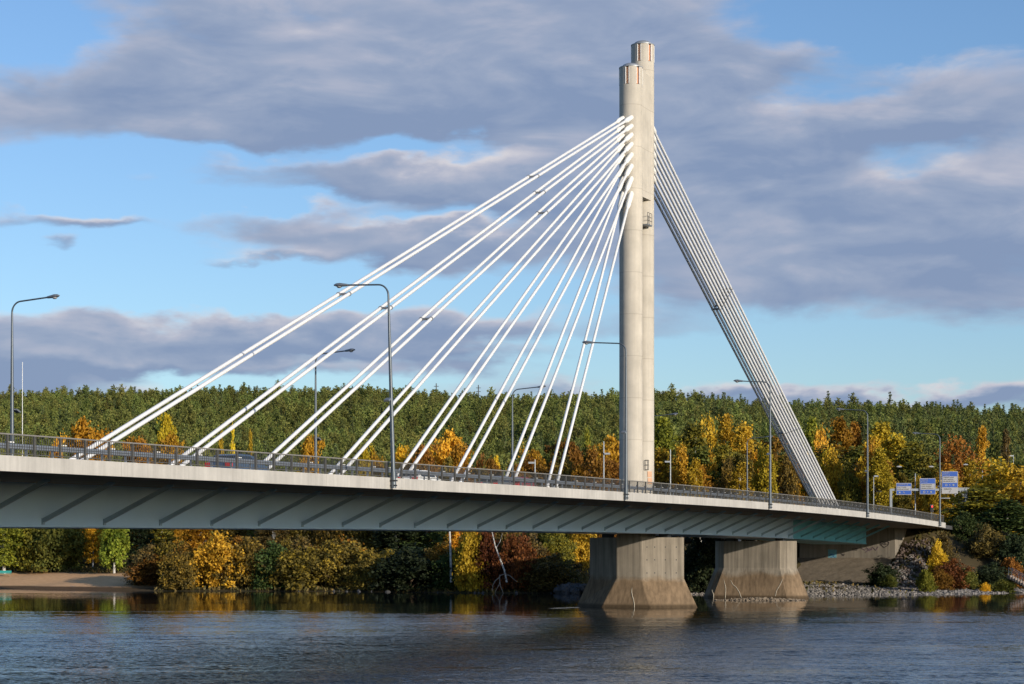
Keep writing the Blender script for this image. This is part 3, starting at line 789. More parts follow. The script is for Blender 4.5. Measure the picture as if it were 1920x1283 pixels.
# short path lamps seen between cables and pylon
def path_lamp(x, yt, yl, Z, label, side):
    p = P(x, yt, Z); zb_ = gz(p.x, p.y)
    t_ = p.x * S + p.y * K; n_ = -p.x * K + p.y * S
    if NE < n_ < NF and t_ < TR: zb_ = ztop(t_) - .13
    r = empty('path_lamp', (p.x, p.y, zb_), label, 'path lamp', 'slim path lamps')
    mb = MB(); mb.tube([(p.x, p.y, zb_), (p.x, p.y, p.z)], [.085, .06], 8); mb.build('pole', M['galv'], r, smooth=True)
    mb = MB(); zl = H + (HY - yl) / F * Z
    mb.obox((p.x + side * .35, p.y - .1, zl), Vector((1, 0, 0)), Vector((0, 1, 0)), Z3, .30, .12, .09); mb.tube([(p.x, p.y, zl), (p.x + side * .3, p.y - .1, zl)], .03, 6)
    mb.build('lantern', M['signgrey'], r)
path_lamp(1132, 828, 851, 213, 'pale slim pole with a small lantern left of the pylon foot', 1)
path_lamp(1003, 862, 868, 197, 'short pale pole behind the railing among rusty trees left of the pylon', -1)
path_lamp(1257, 843, 866, 233, 'slim pole with a dark lantern right of the pylon foot', -1)
path_lamp(1638, 892, 893, 300, 'small pale path lamp beside the lamp post left of the signs', 1)
path_lamp(1900, 853, 855, 340, 'small pale lamp standing before the dark wood at the right edge', -1)

# double-arm lamps
def double_lamp(x, yt, yb, Z, armpx, label):
    p = P(x, yt, Z); zb_ = H + (HY - yb) / F * Z
    zb_ = min(zb_, gz(p.x, p.y))
    r = empty('double_arm_lamp', (p.x, p.y, zb_), label, 'street lamp', 'double-arm street lamps')
    L_ = armpx / F * Z
    mb = MB(); mb.tube([(p.x, p.y, zb_), (p.x, p.y, p.z - .9)], [.12, .075], 10); mb.build('pole', M['galv'], r, smooth=True)
    for sg in (-1, 1):
        mb = MB(); pts = [(p.x, p.y, p.z - .95)]
        for i in range(7):
            a = i / 6 * math.pi / 2; pts.append((p.x + sg * .8 * (1 - math.cos(a)), p.y, p.z - .95 + .8 * math.sin(a)))
        pts.append((p.x + sg * (L_ - .7), p.y, p.z + .05)); mb.tube(pts, .055, 8); ar = mb.build('arm', M['galv'], r, smooth=True)
        mb = MB(); mb.tube([(p.x + sg * (L_ - .75), p.y, p.z + .05), (p.x + sg * (L_ - .4), p.y, p.z + .06), (p.x + sg * L_, p.y, p.z + .06)], [.06, .15, .05], 8); mb.build('lantern', M['signwhite'], ar, smooth=True, base=r.location)
double_lamp(1716, 876, 980, 292, 35, 'double-arm street lamp between the two left blue signs')
double_lamp(1842, 872, 980, 318, 36, 'double-arm street lamp before the orange trees right of the blue signs')

# ------------------------------------------------------------------ signs, signal
ZS = 288.0
def pz(x, y, Z=ZS): return P(x, y, Z)
XA = Vector((1, 0, 0)); YA = Vector((0, 1, 0))
def rect(mb, x0, y0, x1, y1, yoff, th=.05, Z=ZS):
    a = pz(x0, y1, Z); c = pz(x1, y0, Z)
    mb.box(a.x, Z + yoff - th, a.z, c.x, Z + yoff, c.z)
gan = empty('sign_gantry', (pz(1671, 918).x, ZS, gz(pz(1671, 918).x, ZS)), 'grey steel sign gantry with post and crossbar carrying the blue direction signs', 'sign gantry')
mb = MB(); a = pz(1671, 917); mb.obox((a.x, ZS + .25, (a.z + 4) / 2), XA, YA, Z3, .17, .17, (a.z - 4) / 2); mb.build('gantry_post', M['galv'], gan)
mb = MB(); rect(mb, 1671, 916.3, 1812, 920.5, .45, .30); mb.build('crossbar', M['galv'], gan)
mb = MB(); a = pz(1812, 917); mb.obox((a.x, ZS + .25, (a.z + 4) / 2), XA, YA, Z3, .17, .17, (a.z - 4) / 2); mb.build('gantry_post', M['galv'], gan)
def text(body, x, y, size_px, mat, par, Z=ZS, yoff=-.09):
    cu = bpy.data.curves.new('lettering', 'FONT'); cu.body = body; cu.size = size_px / F * Z * 1.35; cu.extrude = .004; cu.materials.append(mat)
    tmp = bpy.data.objects.new('lettering_curve', cu); COL.objects.link(tmp); bpy.context.view_layer.update()
    me_ = bpy.data.meshes.new_from_object(tmp.evaluated_get(bpy.context.evaluated_depsgraph_get())); bpy.data.objects.remove(tmp)
    o = bpy.data.objects.new('lettering', me_); COL.objects.link(o); p = pz(x, y, Z)
    o.parent = par; o.rotation_euler = (math.pi / 2, 0, 0)
    o.location = Vector((p.x, Z + yoff, p.z)) - Vector(par.location)
    return o
def arrow(x, y, s, mat, par, kind, Z=ZS):
    mb = MB(); u = s / F * Z; c = pz(x, y, Z); c.y = Z - .09
    def q(a, b_): return c + XA * (a * u) + Z3 * (b_ * u)
    if kind == 'up': pts = [(-.15, -1), (.15, -1), (.15, .2), (.5, .2), (0, 1), (-.5, .2), (-.15, .2)]
    elif kind == 'left': pts = [(.5, -1), (.75, -1), (.75, .3), (-.2, .55), (-.2, .95), (-.9, .4), (-.2, -.1), (-.2, .3), (.5, 0)]
    elif kind == 'right': pts = [(-.75, -1), (-.5, -1), (-.5, 0), (.2, .3), (.2, -.1), (.9, .4), (.2, .95), (.2, .55), (-.75, .3)]
    else: pts = [(-.8, -.8), (.8, -.8), (.8, .8), (-.8, .8)]
    if kind == 'ring':
        for (a0, b0, a1, b1) in ((-.9, -.9, .9, -.55), (-.9, .55, .9, .9), (-.9, -.55, -.55, .55), (.55, -.55, .9, .55)):
            mb.box(c.x + a0 * u, c.y - .004, c.z + b0 * u, c.x + a1 * u, c.y, c.z + b1 * u)
    else: mb.loft([[q(a, b_) for a, b_ in pts], [q(a, b_) - YA * .004 for a, b_ in pts]])
    mb.build('symbol', mat, par)
def sign(x0, y0, x1, y1, wy0, wy1, blue, whites, syms, label, low=None):
    p = pz((x0 + x1) / 2, y1)
    r = empty('direction_sign', (p.x, ZS, p.z), label, 'road sign', 'blue direction signs on the gantry')
    mb = MB(); rect(mb, x0, y0, x1, y1, 0, .05); mb.build('sign_border', M['signwhite'], r)
    mb = MB(); rect(mb, x0 + .9, y0 + .9, x1 - .9, (low[0] if low else y1 - .9), -.054, .012); mb.build('blue_panel', M['signblue'], r)
    mb = MB(); rect(mb, x0 + 1.6, wy0, x1 - 1.6, wy1, -.07, .008); mb.build('white_panel', M['signwhite'], r)
    for i, s_ in enumerate(blue): text(s_, x0 + 2.4, y0 + 4.2 + 3.6 * i, 2.4, M['signwhite'], r)
    for i, s_ in enumerate(whites): text(s_, x0 + 2.2, wy0 + 3.1 + 3.55 * i, 2.3, M['black'], r)
    for (kx, ky, s_, kind, mt) in syms: arrow(kx, ky, s_, M[mt], r, kind)
    if low:
        mb = MB(); rect(mb, x0 + .9, low[0] + .2, x1 - .9, y1 - .9, -.054, .012); mb.build('lower_white_panel', M['signwhite'], r)
        text('KESKUSTA', x0 + 4, low[0] + 4.2, 2.3, M['black'], r)
sign(1680.3, 906, 1709, 928, 912, 920, ['SAARENKYLÄ'], ['KULTTUURI', 'OPPILAITOKSET'], [(1686.5, 923.7, 2.0, 'sq', 'olive' if 'olive' in M else 'galv'), (1694.5, 923.5, 2.0, 'left', 'signwhite')], 'lowest and leftmost blue direction sign on the gantry, with one white panel')
sign(1724.5, 897, 1754, 927, 907, 918.5, ['KAJAANI', 'Kuusamo'], ['OUNASVAARA', 'LAPPI AREENA', 'URHEILUOPISTO'], [(1732.5, 922.7, 2.1, 'ring', 'signwhite'), (1739, 922.7, 2.1, 'up', 'signwhite'), (1745.5, 922.7, 1.9, 'sq', 'galv')], 'middle blue direction sign on the gantry, next to the near lamp post')
sign(1765.5, 884, 1796, 926, 893.5, 905.5, ['KAJAANI', 'Kuusamo'], ['OUNASVAARA', 'LAPPI AREENA', 'URHEILUOPISTO'], [(1774, 909.7, 2.1, 'ring', 'signwhite'), (1780.5, 909.7, 2.1, 'up', 'signwhite'), (1787.5, 909.7, 1.9, 'sq', 'galv'), (1781, 921.8, 2.0, 'right', 'black')], 'tallest blue direction sign on the gantry, with a white lower field', low=(914, 0))
# back of a sign on a second gantry beyond
Z2 = 312.0
bk = empty('sign_gantry', (pz(1805, 940, Z2).x, Z2, gz(pz(1805, 940, Z2).x, Z2)), 'sign gantry farther along the road seen from behind with grey sign back', 'sign gantry')
mb = MB(); rect(mb, 1790, 918, 1814, 938, 0, .06, Z2); mb.build('sign_back', M['signgrey'], bk)
mb = MB()
for xq in (1796, 1803, 1809): rect(mb, xq, 917, xq + .8, 939, -.08, .08, Z2)
rect(mb, 1764, 914.5, 1821, 917, -.08, .2, Z2); rect(mb, 1762, 933.5, 1824, 935.3, -.17, .2, Z2); mb.build('crossbar', M['galv'], bk)
mb = MB(); a = pz(1820, 917, Z2); mb.obox((a.x, Z2 - .1, (a.z + 4) / 2), XA, YA, Z3, .15, .15, (a.z - 4) / 2); mb.build('gantry_post', M['galv'], bk)
sb = empty('direction_sign', (pz(1809, 960, 296).x, 296, gz(pz(1809, 960, 296).x, 296)), 'small plain blue sign on a single post right of the gantry signs', 'road sign')
mb = MB(); rect(mb, 1803.5, 940, 1814.5, 951.5, 0, .05, 296); mb.build('sign_panel', M['signblue'], sb)
mb = MB(); a = pz(1805.5, 951, 296); mb.tube([(a.x, 296, gz(a.x, 296)), (a.x, 296, a.z)], .06, 8); mb.build('post', M['galv'], sb)
# traffic light
ZT = 283.0; a = pz(1747, 960, ZT)
tl_ = empty('traffic_light', (a.x, ZT, gz(a.x, ZT)), 'traffic light showing red with a pale backboard by the bridge end', 'traffic light')
mb = MB(); rect(mb, 1744.3, 947, 1750, 960.5, 0, .04, ZT); mb.build('backboard', M['signwhite'], tl_)
mb = MB(); rect(mb, 1744.8, 947.5, 1749.5, 960.0, -.045, .16, ZT); mb.build('signal_housing', M['black'], tl_)
for i, (yq, mt) in enumerate(((950, 'redlight'), (953.8, 'black'), (957.5, 'black'))):
    mb = MB(); c = pz(1747.15, yq, ZT); mb.tube([(c.x, ZT - .2, c.z), (c.x, ZT - .235, c.z)], .115, 14); mb.build('signal_lens', M[mt], tl_)
mb = MB(); mb.tube([(a.x, ZT + .12, gz(a.x, ZT)), (a.x, ZT + .12, pz(0, 949, ZT).z)], .06, 8); mb.build('pole', M['galv'], tl_)
# ------------------------------------------------------------------ cars
def car(xpx, n, mat, label, length=4.3, height=1.46, van=False):
    tq = nt(xpx, n)[1]; zr = ztop(tq) - .135
    r = empty('parked_car' if False else 'passenger_car', B(tq, n, zr), label, 'car', 'cars on the near carriageway')
    hl = length / 2; 
    prof = [(-hl, .35), (-hl - .02, .62), (-hl + .06, .92), (-hl + .45, 1.02 if not van else 1.2), (-hl + .75, height - .08), (-hl + 1.2, height), (.15, height), (.55, height - .07), (1.15, 1.0), (hl - .35, .86), (hl - .02, .66), (hl, .35), (hl - .25, .24), (-hl + .25, .24)]
    W_ = .87; mb = MB()
    def ring(s): return [B(tq + a, n + s * (W_ if z < 1.0 else W_ - .16 * (z - 1.0) / .4), zr + z) for a, z in prof]
    mb.loft([ring(-1), ring(1)]); mb.build('body', mat, r, smooth=False)
    for sg in (-1, 1):
        mb = MB(); q = [(-hl + .66, 1.0), (-hl + .86, height - .11), (.12, height - .09), (.95, 1.0)]
        mb.loft([[B(tq + a, n + sg * ((W_ if z <= 1.0 else W_ - .16 * (z - 1.0) / .4) + o_), zr + z) for a, z in q] for o_ in (-.01, .012)]); mb.build('side_window', M['glassdark'], r)
    mb = MB(); mb.loft([[B(tq + a, n + s_ * (W_ - .12), zr + z) for a, z in ((-hl + .43, 1.06), (-hl + .70, height - .12), (-hl + .74, height - .12), (-hl + .47, 1.06))] for s_ in (-1, 1)]); 
    mb = MB(); q0 = [(-hl + .44, 1.04), (-hl + .70, height - .12)]
    mb.loft([[B(tq + a - o_, n + s_ * (W_ - .16), zr + z) for a, z in q0 for o_ in (.02, .05)] for s_ in (-1, 1)]); mb.build('rear_window', M['glassdark'], r)
    for a in (-hl + .78, hl - .85):
        for sg in (-1, 1):
            mb = MB(); c = B(tq + a, n + sg * (W_ - .12), zr + .31); mb.tube([c - N3 * (.11 * sg), c + N3 * (.14 * sg)], .31, 18); wh = mb.build('wheel', M['rubber'], r)
            mb = MB(); mb.tube([c + N3 * (.13 * sg), c + N3 * (.15 * sg)], .19, 14); mb.build('rim', M['galv'], wh, base=r.location)
    for sg in (-1, 1):
        mb = MB(); mb.obox(B(tq - hl + .05, n + sg * .68, zr + .82), U3, N3, Z3, .09, .19, .12); mb.build('tail_light', M['tail'], r)
car(446, 61.5, M['carblue'], 'blue hatchback on the bridge behind the railing by the second cable pair')
car(786, 64.0, M['carwhite'], 'white car on the bridge just right of the leaning lamp post')
car(936, 64.0, M['cargrey'], 'dark grey car on the bridge left of the seventh cable pair', 4.5)
car(972, 63.5, M['carred'], 'dark red car on the bridge behind the seventh cable pair', 4.0)

# ------------------------------------------------------------------ vegetation meshes
def quads_mesh(name, C, A_, B_, rnd, mats, extra=None, mi=None):
    """C centres, A_/B_ half axes -> quad cloud with a per-face random value"""
    n = len(C)
    V = np.empty((n, 4, 3)); V[:, 0] = C - A_ - B_; V[:, 1] = C + A_ - B_; V[:, 2] = C + A_ + B_; V[:, 3] = C - A_ + B_
    V = V.reshape(-1, 3); nf = n
    loops = np.arange(4 * n); starts = np.arange(0, 4 * n, 4); tot = np.full(n, 4)
    rn = np.asarray(rnd, float); mis = np.zeros(n, int)
    if extra is not None:
        ev, ef = extra; b0 = len(V); V = np.concatenate([V, np.array([tuple(p) for p in ev])])
        el = []; es = []; et = []
        p = len(loops)
        for f in ef: es.append(p + len(el)); et.append(len(f)); el += [i + b0 for i in f]
        loops = np.concatenate([loops, np.array(el, int)]); starts = np.concatenate([starts, np.array(es)]); tot = np.concatenate([tot, np.array(et)])
        rn = np.concatenate([rn, np.zeros(len(ef))]); mis = np.concatenate([mis, np.ones(len(ef), int)])
    me = bpy.data.meshes.new(name)
    me.vertices.add(len(V)); me.vertices.foreach_set('co', V.astype(np.float32).ravel())
    me.loops.add(len(loops)); me.loops.foreach_set('vertex_index', loops.astype(np.int32))
    me.polygons.add(len(starts)); me.polygons.foreach_set('loop_start', starts.astype(np.int32)); me.polygons.foreach_set('loop_total', tot.astype(np.int32))
    for m_ in mats: me.materials.append(m_)
    me.polygons.foreach_set('material_index', mis.astype(np.int32))
    at = me.attributes.new('rnd', 'FLOAT', 'FACE'); at.data.foreach_set('value', rn.astype(np.float32))
    me.update(calc_edges=True); me.validate()
    return me
def rand_axes(rng, n, size, up=0.0):
    d = rng.normal(size=(n, 3)); d[:, 2] = d[:, 2] * (1 - up); d /= np.linalg.norm(d, axis=1)[:, None]
    e = rng.normal(size=(n, 3)); e -= (e * d).sum(1)[:, None] * d; e /= np.linalg.norm(e, axis=1)[:, None]
    return d * size[:, None], e * (size * rng.uniform(.5, .9, n))[:, None]

def decid(kind, seed, h, w, leaf, nclump, per, lowest=.12, droop=False):
    """leafy crown (mesh) + tapered trunk with limbs (MB) for a tree h m tall and w m wide"""
    rng = np.random.default_rng(seed)
    cl = []
    tries = 0
    nl = 5 + seed % 3
    lobes = []
    if kind == 'bush':
        for i in range(6): lobes.append((rng.uniform(-.28, .28) * w, rng.uniform(-.28, .28) * w, h * rng.uniform(.3, .62), w * rng.uniform(.22, .34), h * rng.uniform(.25, .38)))
        lobes.append((0, 0, h * .62, w * .3, h * .38))
    elif kind == 'round':
        for i in range(8): 
            a = rng.uniform(0, 6.28); r_ = rng.uniform(.1, .3) * w
            lobes.append((r_ * math.cos(a), r_ * math.sin(a), h * rng.uniform(.32, .78), w * rng.uniform(.16, .28), h * rng.uniform(.13, .22)))
        lobes.append((0, 0, h * .83, w * .22, h * .17)); lobes.append((0, 0, h * .5, w * .34, h * .3))
    elif kind == 'dome':
        for i in range(7):
            a = rng.uniform(0, 6.28); r_ = rng.uniform(.1, .3) * w
            lobes.append((r_ * math.cos(a), r_ * math.sin(a), h * rng.uniform(.6, .86), w * rng.uniform(.14, .24), h * rng.uniform(.07, .12)))
        lobes.append((0, 0, h * .9, w * .2, h * .09))
    elif kind == 'birch':
        for i in range(9):
            f = i / 8; a = rng.uniform(0, 6.28); rr = math.sin(math.pi * (.18 + .80 * f)) ** .8
            r_ = rng.uniform(.0, .16) * w
            lobes.append((r_ * math.cos(a), r_ * math.sin(a), h * (.22 + .70 * f), w * .36 * rr * rng.uniform(.75, 1.15) + .1 * w, h * .12))
        lobes.append((0, 0, h * .93, w * .12, h * .075))
    else:  # column
        for i in range(8):
            f = i / 7; rr = 1 - .55 * f
            lobes.append((rng.uniform(-.1, .1) * w, rng.uniform(-.1, .1) * w, h * (.12 + .78 * f), w * .42 * rr, h * .11))
        lobes.append((0, 0, h * .95, w * .12, h * .06))
    vol = np.array([l[3] ** 2 * l[4] for l in lobes]); vol = vol ** .7; vol /= vol.sum()
    C = []; R = []; G = []
    prof = {'bush': lambda f: (.84 + .32 * f if f < .5 else math.sqrt(max(.01, 1 - ((f - .5) / .52) ** 2))), 'round': lambda f: math.sqrt(max(.02, 1 - ((f - .58) / .43) ** 2)) if f > .15 else 0,
            'dome': lambda f: (.5 + .5 * (f / .76) ** 1.4 if f < .76 else math.sqrt(max(.015, 1 - ((f - .76) / .255) ** 2))),
            'birch': lambda f: max(.05, math.sin(math.pi * min(1, .12 + .88 * f)) ** .62 * (1.08 - .25 * f)) if f > .12 else 0, 'column': lambda f: max(.06, (1 - f) ** .5 * min(1, (f + .05) * 4))}[kind]
    ph = rng.uniform(0, 6.28, 4)
    def lump(a): return 1 + .20 * math.sin(2 * a + ph[0]) + .14 * math.sin(3 * a + ph[1]) + .10 * math.sin(5 * a + ph[2])
    def topv(a): return (1 if kind in ('birch', 'column') else .84 + .10 * math.sin(2 * a + ph[3]) + .08 * math.sin(5 * a + ph[1]))
    for i in range(nclump):
        if rng.uniform() < .70:
            f = rng.uniform(.04 if kind == 'bush' else lowest, .985); a = rng.uniform(0, 6.283); q = rng.uniform(.25, 1.0) ** .5
            r_ = .46 * w * max(0, prof(f)) * q * rng.uniform(.62, 1.2) * lump(a)
            if rng.uniform() < .08: r_ *= 1.22
            c = np.array([r_ * math.cos(a), r_ * math.sin(a), f * h * (1 if r_ < .12 * w else topv(a)) * rng.uniform(.94, 1.05)])
        else:
            l = lobes[rng.choice(len(lobes), p=vol)]
            d = rng.normal(size=3); d /= np.linalg.norm(d); q = rng.uniform(.45, 1.0) ** .6
            c = np.array([l[0] + d[0] * l[3] * q, l[1] + d[1] * l[3] * q, max(h * lowest * .5, l[2] + d[2] * l[4] * q)])
        cl.append(c)
        k_ = int(per * rng.uniform(.6, 1.4)); cr = rng.uniform(.5, 1.35) * w * .078 + .14
        off = rng.normal(size=(k_, 3)) * cr * np.array([.62, .62, .5])
        if droop: off[:, 2] = off[:, 2] * 1.8 - .3
        C.append(c + off); g = rng.uniform(0, 1); R.append(np.clip(g * .42 + rng.uniform(0, .62, k_) - .02, 0, 1))
    C = np.concatenate(C); R = np.concatenate(R); C[:, 2] = np.maximum(C[:, 2], .1)
    size = leaf * rng.uniform(.55, 1.25, len(C))
    A_, Bx = rand_axes(rng, len(C), size, .2)
    crown = (C, A_, Bx, R)
    tr = MB(); tops = sorted(cl, key=lambda c: c[2])
    lean = rng.uniform(-.03, .03, 2) * h
    def ax(z): f = z / h; return Vector((lean[0] * f + .012 * h * math.sin(f * 5), lean[1] * f, z))
    r0 = .012 * h + .05
    stems = 1 if kind != 'bush' else 4
    if kind == 'bush':
        for i in range(5):
            c = tops[int(len(tops) * (.3 + .14 * i)) % len(tops)]
            tr.tube([(rng.uniform(-.2, .2), rng.uniform(-.2, .2), -.2), (c[0] * .4, c[1] * .4, c[2] * .5), tuple(c)], [.07, .05, .015], 6)
    else:
        tr.tube([ax(-.3), ax(h * .1), ax(h * .35), ax(h * .6), ax(h * .92)], [r0 * 1.3, r0, r0 * .8, r0 * .5, r0 * .12], 9)
        for i in range(14):
            c = tops[int(rng.uniform(.1, .98) * len(tops))]; zb_ = max(h * .1, c[2] - rng.uniform(.1, .22) * h)
            a = ax(zb_); tr.tube([a, a.lerp(Vector(c), .55) + Vector((0, 0, .02 * h)), Vector(c)], [r0 * .35, r0 * .2, .012], 5)
    return crown, tr

TEMPL = {}
def template(key, kind, seed, h, w, leaf, nclump, per, bark, **kw):
    cr, tr = decid(kind, seed, h, w, leaf, nclump, per, **kw)
    cm = quads_mesh('crown_' + key, *cr, [LM['gold']])
    tm = bpy.data.meshes.new('trunk_' + key); tm.from_pydata(tr.v, [], tr.f); tm.materials.append(bark); tm.update()
    TEMPL[key] = (cm, tm, h, w)
for i in range(3):
    template('round%d' % i, 'round', 20 + i, 11.0, 8.0, .165, 190, 52, M['bark'])
    template('dome%d' % i, 'dome', 25 + i, 15.0, 7.5, .17, 240, 56, M['bark'])
    template('birch%d' % i, 'birch', 30 + i, 17.0, 6.2, .16, 210, 54, M['birchbark'])
    template('bush%d' % i, 'bush', 40 + i, 5.5, 6.0, .125, 150, 58, M['bark'], lowest=.08)
    template('column%d' % i, 'column', 50 + i, 13.0, 4.4, .155, 140, 50, M['birchbark'])
template('weep0', 'birch', 61, 9.0, 4.6, .145, 115, 54, M['birchbark'], droop=True, lowest=.2)

_used = {}
NAMES = {'dome': 'deciduous_tree', 'round': 'deciduous_tree', 'birch': 'birch_tree', 'bush': 'bush', 'column': 'aspen_tree', 'weep': 'birch_tree'}
CATS = {'dome': 'tree', 'round': 'tree', 'birch': 'tree', 'bush': 'bush', 'column': 'tree', 'weep': 'tree'}
def tree(x, ytop, wpx, Z, kind, pal, label, group='autumn trees on the far bank', sink=0.0):
    if kind == 'bush' and x > 320 and group == 'trees and bushes along the water under the bridge':
        for _ in range(4): Z = float(Ysh((x - CX) / F * Z)) + 2.0 + 2.5 * ((x * .37) % 1)
        ytop -= 8 + 22 * ((x * .173) % 1); wpx *= 1.28
    X = (x - CX) / F * Z; zb_ = gz(X, Z) - sink; zt_ = H + (HY - ytop) / F * Z
    h_ = max(1.2, zt_ - zb_); w_ = wpx / F * Z * ((1.15 if x < 1180 else 1.55) if group == 'autumn trees on the far bank' and kind in ('birch', 'round') and wpx > 25 else 1.15)
    if kind in ('round', 'column') and x < 1180 and wpx > 20 and ytop < 900 and Z > 298: kind = 'dome'
    key = kind + str(_used.get(kind, 0) % (1 if kind == 'weep' else 3)); _used[kind] = _used.get(kind, 0) + 1
    cm, tm, hh, ww = TEMPL[key]
    r = empty(NAMES[kind], (X, Z, zb_), label, CATS[kind], group, rz=random.uniform(0, 6.28))
    sx = w_ / ww * 1.06; sz = h_ / hh
    r.scale = (sx, sx, sz)
    for nm, me_, mt in (('trunk' if kind != 'bush' else 'stems', tm, None), ('crown' if kind != 'bush' else 'foliage', cm, LM[pal])):
        o = bpy.data.objects.new(nm, me_); COL.objects.link(o); o.parent = r
        if mt is not None:
            o.material_slots[0].link = 'OBJECT'; o.material_slots[0].material = mt
    return r

T = tree
# --- above the deck, left to right
T(108, 822, 30, 330, 'round', 'orange', 'small orange tree seen through the railing just right of the left lamp post')
T(164, 783, 72, 318, 'round', 'orange', 'bright orange round tree under the outermost cable pair')
T(258, 816, 58, 322, 'round', 'rustorange', 'dull orange low tree just right of the outermost cables\' foot')
T(312, 779, 38, 330, 'column', 'yellow', 'clear yellow slim tree above the railing between first and second cable pairs')
T(318, 812, 62, 312, 'round', 'rustorange', 'thin rusty orange tree below the clear yellow slim tree')
T(414, 816, 18, 330, 'column', 'gold', 'small yellow tree tip behind the second cable pair')
T(436, 806, 12, 345, 'column', 'yellow', 'tiny bright yellow tree tip among dark pines right of the second cable pair')
T(470, 812, 12, 352, 'column', 'gold', 'second tiny yellow tree tip among dark pines before the third cable pair')
T(583, 812, 38, 316, 'column', 'amber', 'amber tree behind the railing left of the far lamp pole')
T(684, 840, 28, 318, 'column', 'yellow', 'low yellow tree between fourth cable pair and leaning lamp post')
T(702, 842, 34, 322, 'round', 'amber', 'low orange-amber tree touching the leaning lamp post')
T(754, 832, 34, 324, 'round', 'orange', 'small orange tree just right of the leaning lamp post')
T(793, 838, 52, 312, 'round', 'rust', 'rust brown tree at the foot of the fifth cable pair')
T(838, 806, 66, 318, 'round', 'amber', 'big amber tree between fifth and sixth cable pairs')
T(862, 828, 44, 310, 'round', 'rustorange', 'rusty orange tree just left of the sixth cable pair')
T(898, 866, 38, 315, 'bush', 'rust', 'low rust tree right of the sixth cable pair')
T(931, 860, 16, 312, 'column', 'yellow', 'small yellow tree left of the seventh cable pair')
T(1000, 846, 50, 312, 'round', 'rustorange', 'rusty tree between seventh and eighth cable pairs')
T(1030, 838, 40, 330, 'round', 'olive', 'olive tree behind the eighth cable pair')
T(1062, 822, 66, 316, 'round', 'rust', 'brown-orange tree just right of the eighth cable pair')
T(1101, 806, 24, 345, 'birch', 'yellowgreen', 'slim yellow-green birch before the dark wood left of the pylon')
T(1098, 842, 50, 322, 'round', 'olive', 'dull olive tree between two rusty trees left of the pylon')
T(1142, 816, 66, 318, 'round', 'rustorange', 'orange-topped rusty tree directly left of the pylon')
T(1140, 856, 70, 306, 'round', 'rust', 'dark rust tree low beside the pale slim pole')
T(1242, 787, 56, 330, 'birch', 'yellowgreen', 'yellow-green birch directly right of the pylon')
T(1238, 850, 46, 318, 'birch', 'gold', 'golden lower birch at the right edge of the pylon foot')
T(1296, 800, 62, 336, 'birch', 'goldolive', 'tall olive weeping tree right of the yellow-green birch')
T(1275, 842, 60, 322, 'birch', 'olive', 'dull green tree behind the slim pole right of the pylon')
T(1312, 846, 56, 320, 'birch', 'olive', 'dull green lower tree in front of the olive weeping tree')
T(1325, 785, 46, 352, 'round', 'amber', 'round bright amber tree top behind the olive weeping tree')
T(1361, 782, 42, 345, 'birch', 'amber', 'tall pointed amber birch midway between pylon and backstay cables')
T(1356, 838, 56, 326, 'birch', 'goldolive', 'olive-gold birch in front of the pointed amber birch')
T(1396, 804, 52, 338, 'birch', 'gold', 'golden birch right of the pointed amber birch')
T(1388, 856, 52, 322, 'birch', 'goldolive', 'lower olive-gold birch in front of the golden birch')
T(1417, 855, 26, 318, 'column', 'orange', 'small bright orange tree left of the backstay lamp post')
T(1460, 824, 70, 330, 'round', 'rust', 'dark rust red tree behind the lower backstay cables')
T(1480, 870, 52, 318, 'round', 'rustorange', 'lower rusty orange tree left of the backstay cables\' foot')
T(1438, 890, 40, 314, 'bush', 'rust', 'low rust bush behind the railing at the backstay lamp post')
T(1522, 787, 36, 352, 'birch', 'yellowgreen', 'yellow-green tree top just right of the backstay cables')
T(1538, 806, 34, 346, 'round', 'amber', 'amber tree below the yellow-green top right of the backstay cables')
T(1545, 846, 86, 328, 'birch', 'goldolive', 'broad olive green tree right of the backstay cables\' foot')
T(1522, 872, 40, 318, 'bush', 'green', 'green bush behind the foot of the backstay cables')
T(1576, 788, 44, 352, 'birch', 'rustorange', 'orange-brown birch left of the lamp post by the signs')
T(1602, 795, 34, 358, 'birch', 'rustorange', 'slimmer orange-brown birch touching the lamp post by the signs')
T(1596, 846, 62, 330, 'birch', 'olive', 'olive tree below the orange-brown birches')
T(1618, 862, 46, 318, 'round', 'amber', 'low amber tree at the lamp post by the signs')
T(1652, 797, 66, 356, 'birch', 'gold', 'tall gold-leaved birch right of the lamp post by the signs')
T(1640, 820, 40, 346, 'birch', 'gold', 'golden birch left of the tall gold-leaved birch')
T(1689, 822, 46, 350, 'birch', 'gold', 'golden tree above the leftmost blue sign')
T(1660, 868, 30, 326, 'birch', 'rust', 'slim rusty tree at the gantry post')
T(1712, 832, 58, 342, 'birch', 'goldolive', 'gold-olive birch behind the left double-arm lamp')
T(1700, 888, 56, 330, 'birch', 'olive', 'olive tree behind the two lower blue signs')
T(1736, 858, 40, 336, 'birch', 'goldolive', 'olive-gold tree behind the middle blue sign')
T(1790, 831, 60, 344, 'round', 'rust', 'rust brown tree behind the tallest blue sign')
T(1775, 872, 40, 332, 'birch', 'rustorange', 'rusty tree behind and below the tallest blue sign')
T(1817, 868, 36, 335, 'birch', 'gold', 'golden tree behind the grey sign back')
T(1841, 804, 32, 352, 'column', 'amber', 'slim bright amber tree standing alone before the dark wood at right')
T(1886, 811, 22, 362, 'column', 'brown', 'small brownish tree tip before the dark wood near the right edge')
T(1872, 866, 104, 300, 'round', 'gold', 'large golden tree right of the small blue sign')
T(1908, 880, 96, 292, 'round', 'gold', 'large dull gold tree at the right frame edge')
T(1846, 918, 90, 288, 'birch', 'goldolive', 'dull gold-olive tree below the large golden tree')
T(1890, 940, 80, 281, 'birch', 'green', 'dark green tree on the right bank above the stairs')
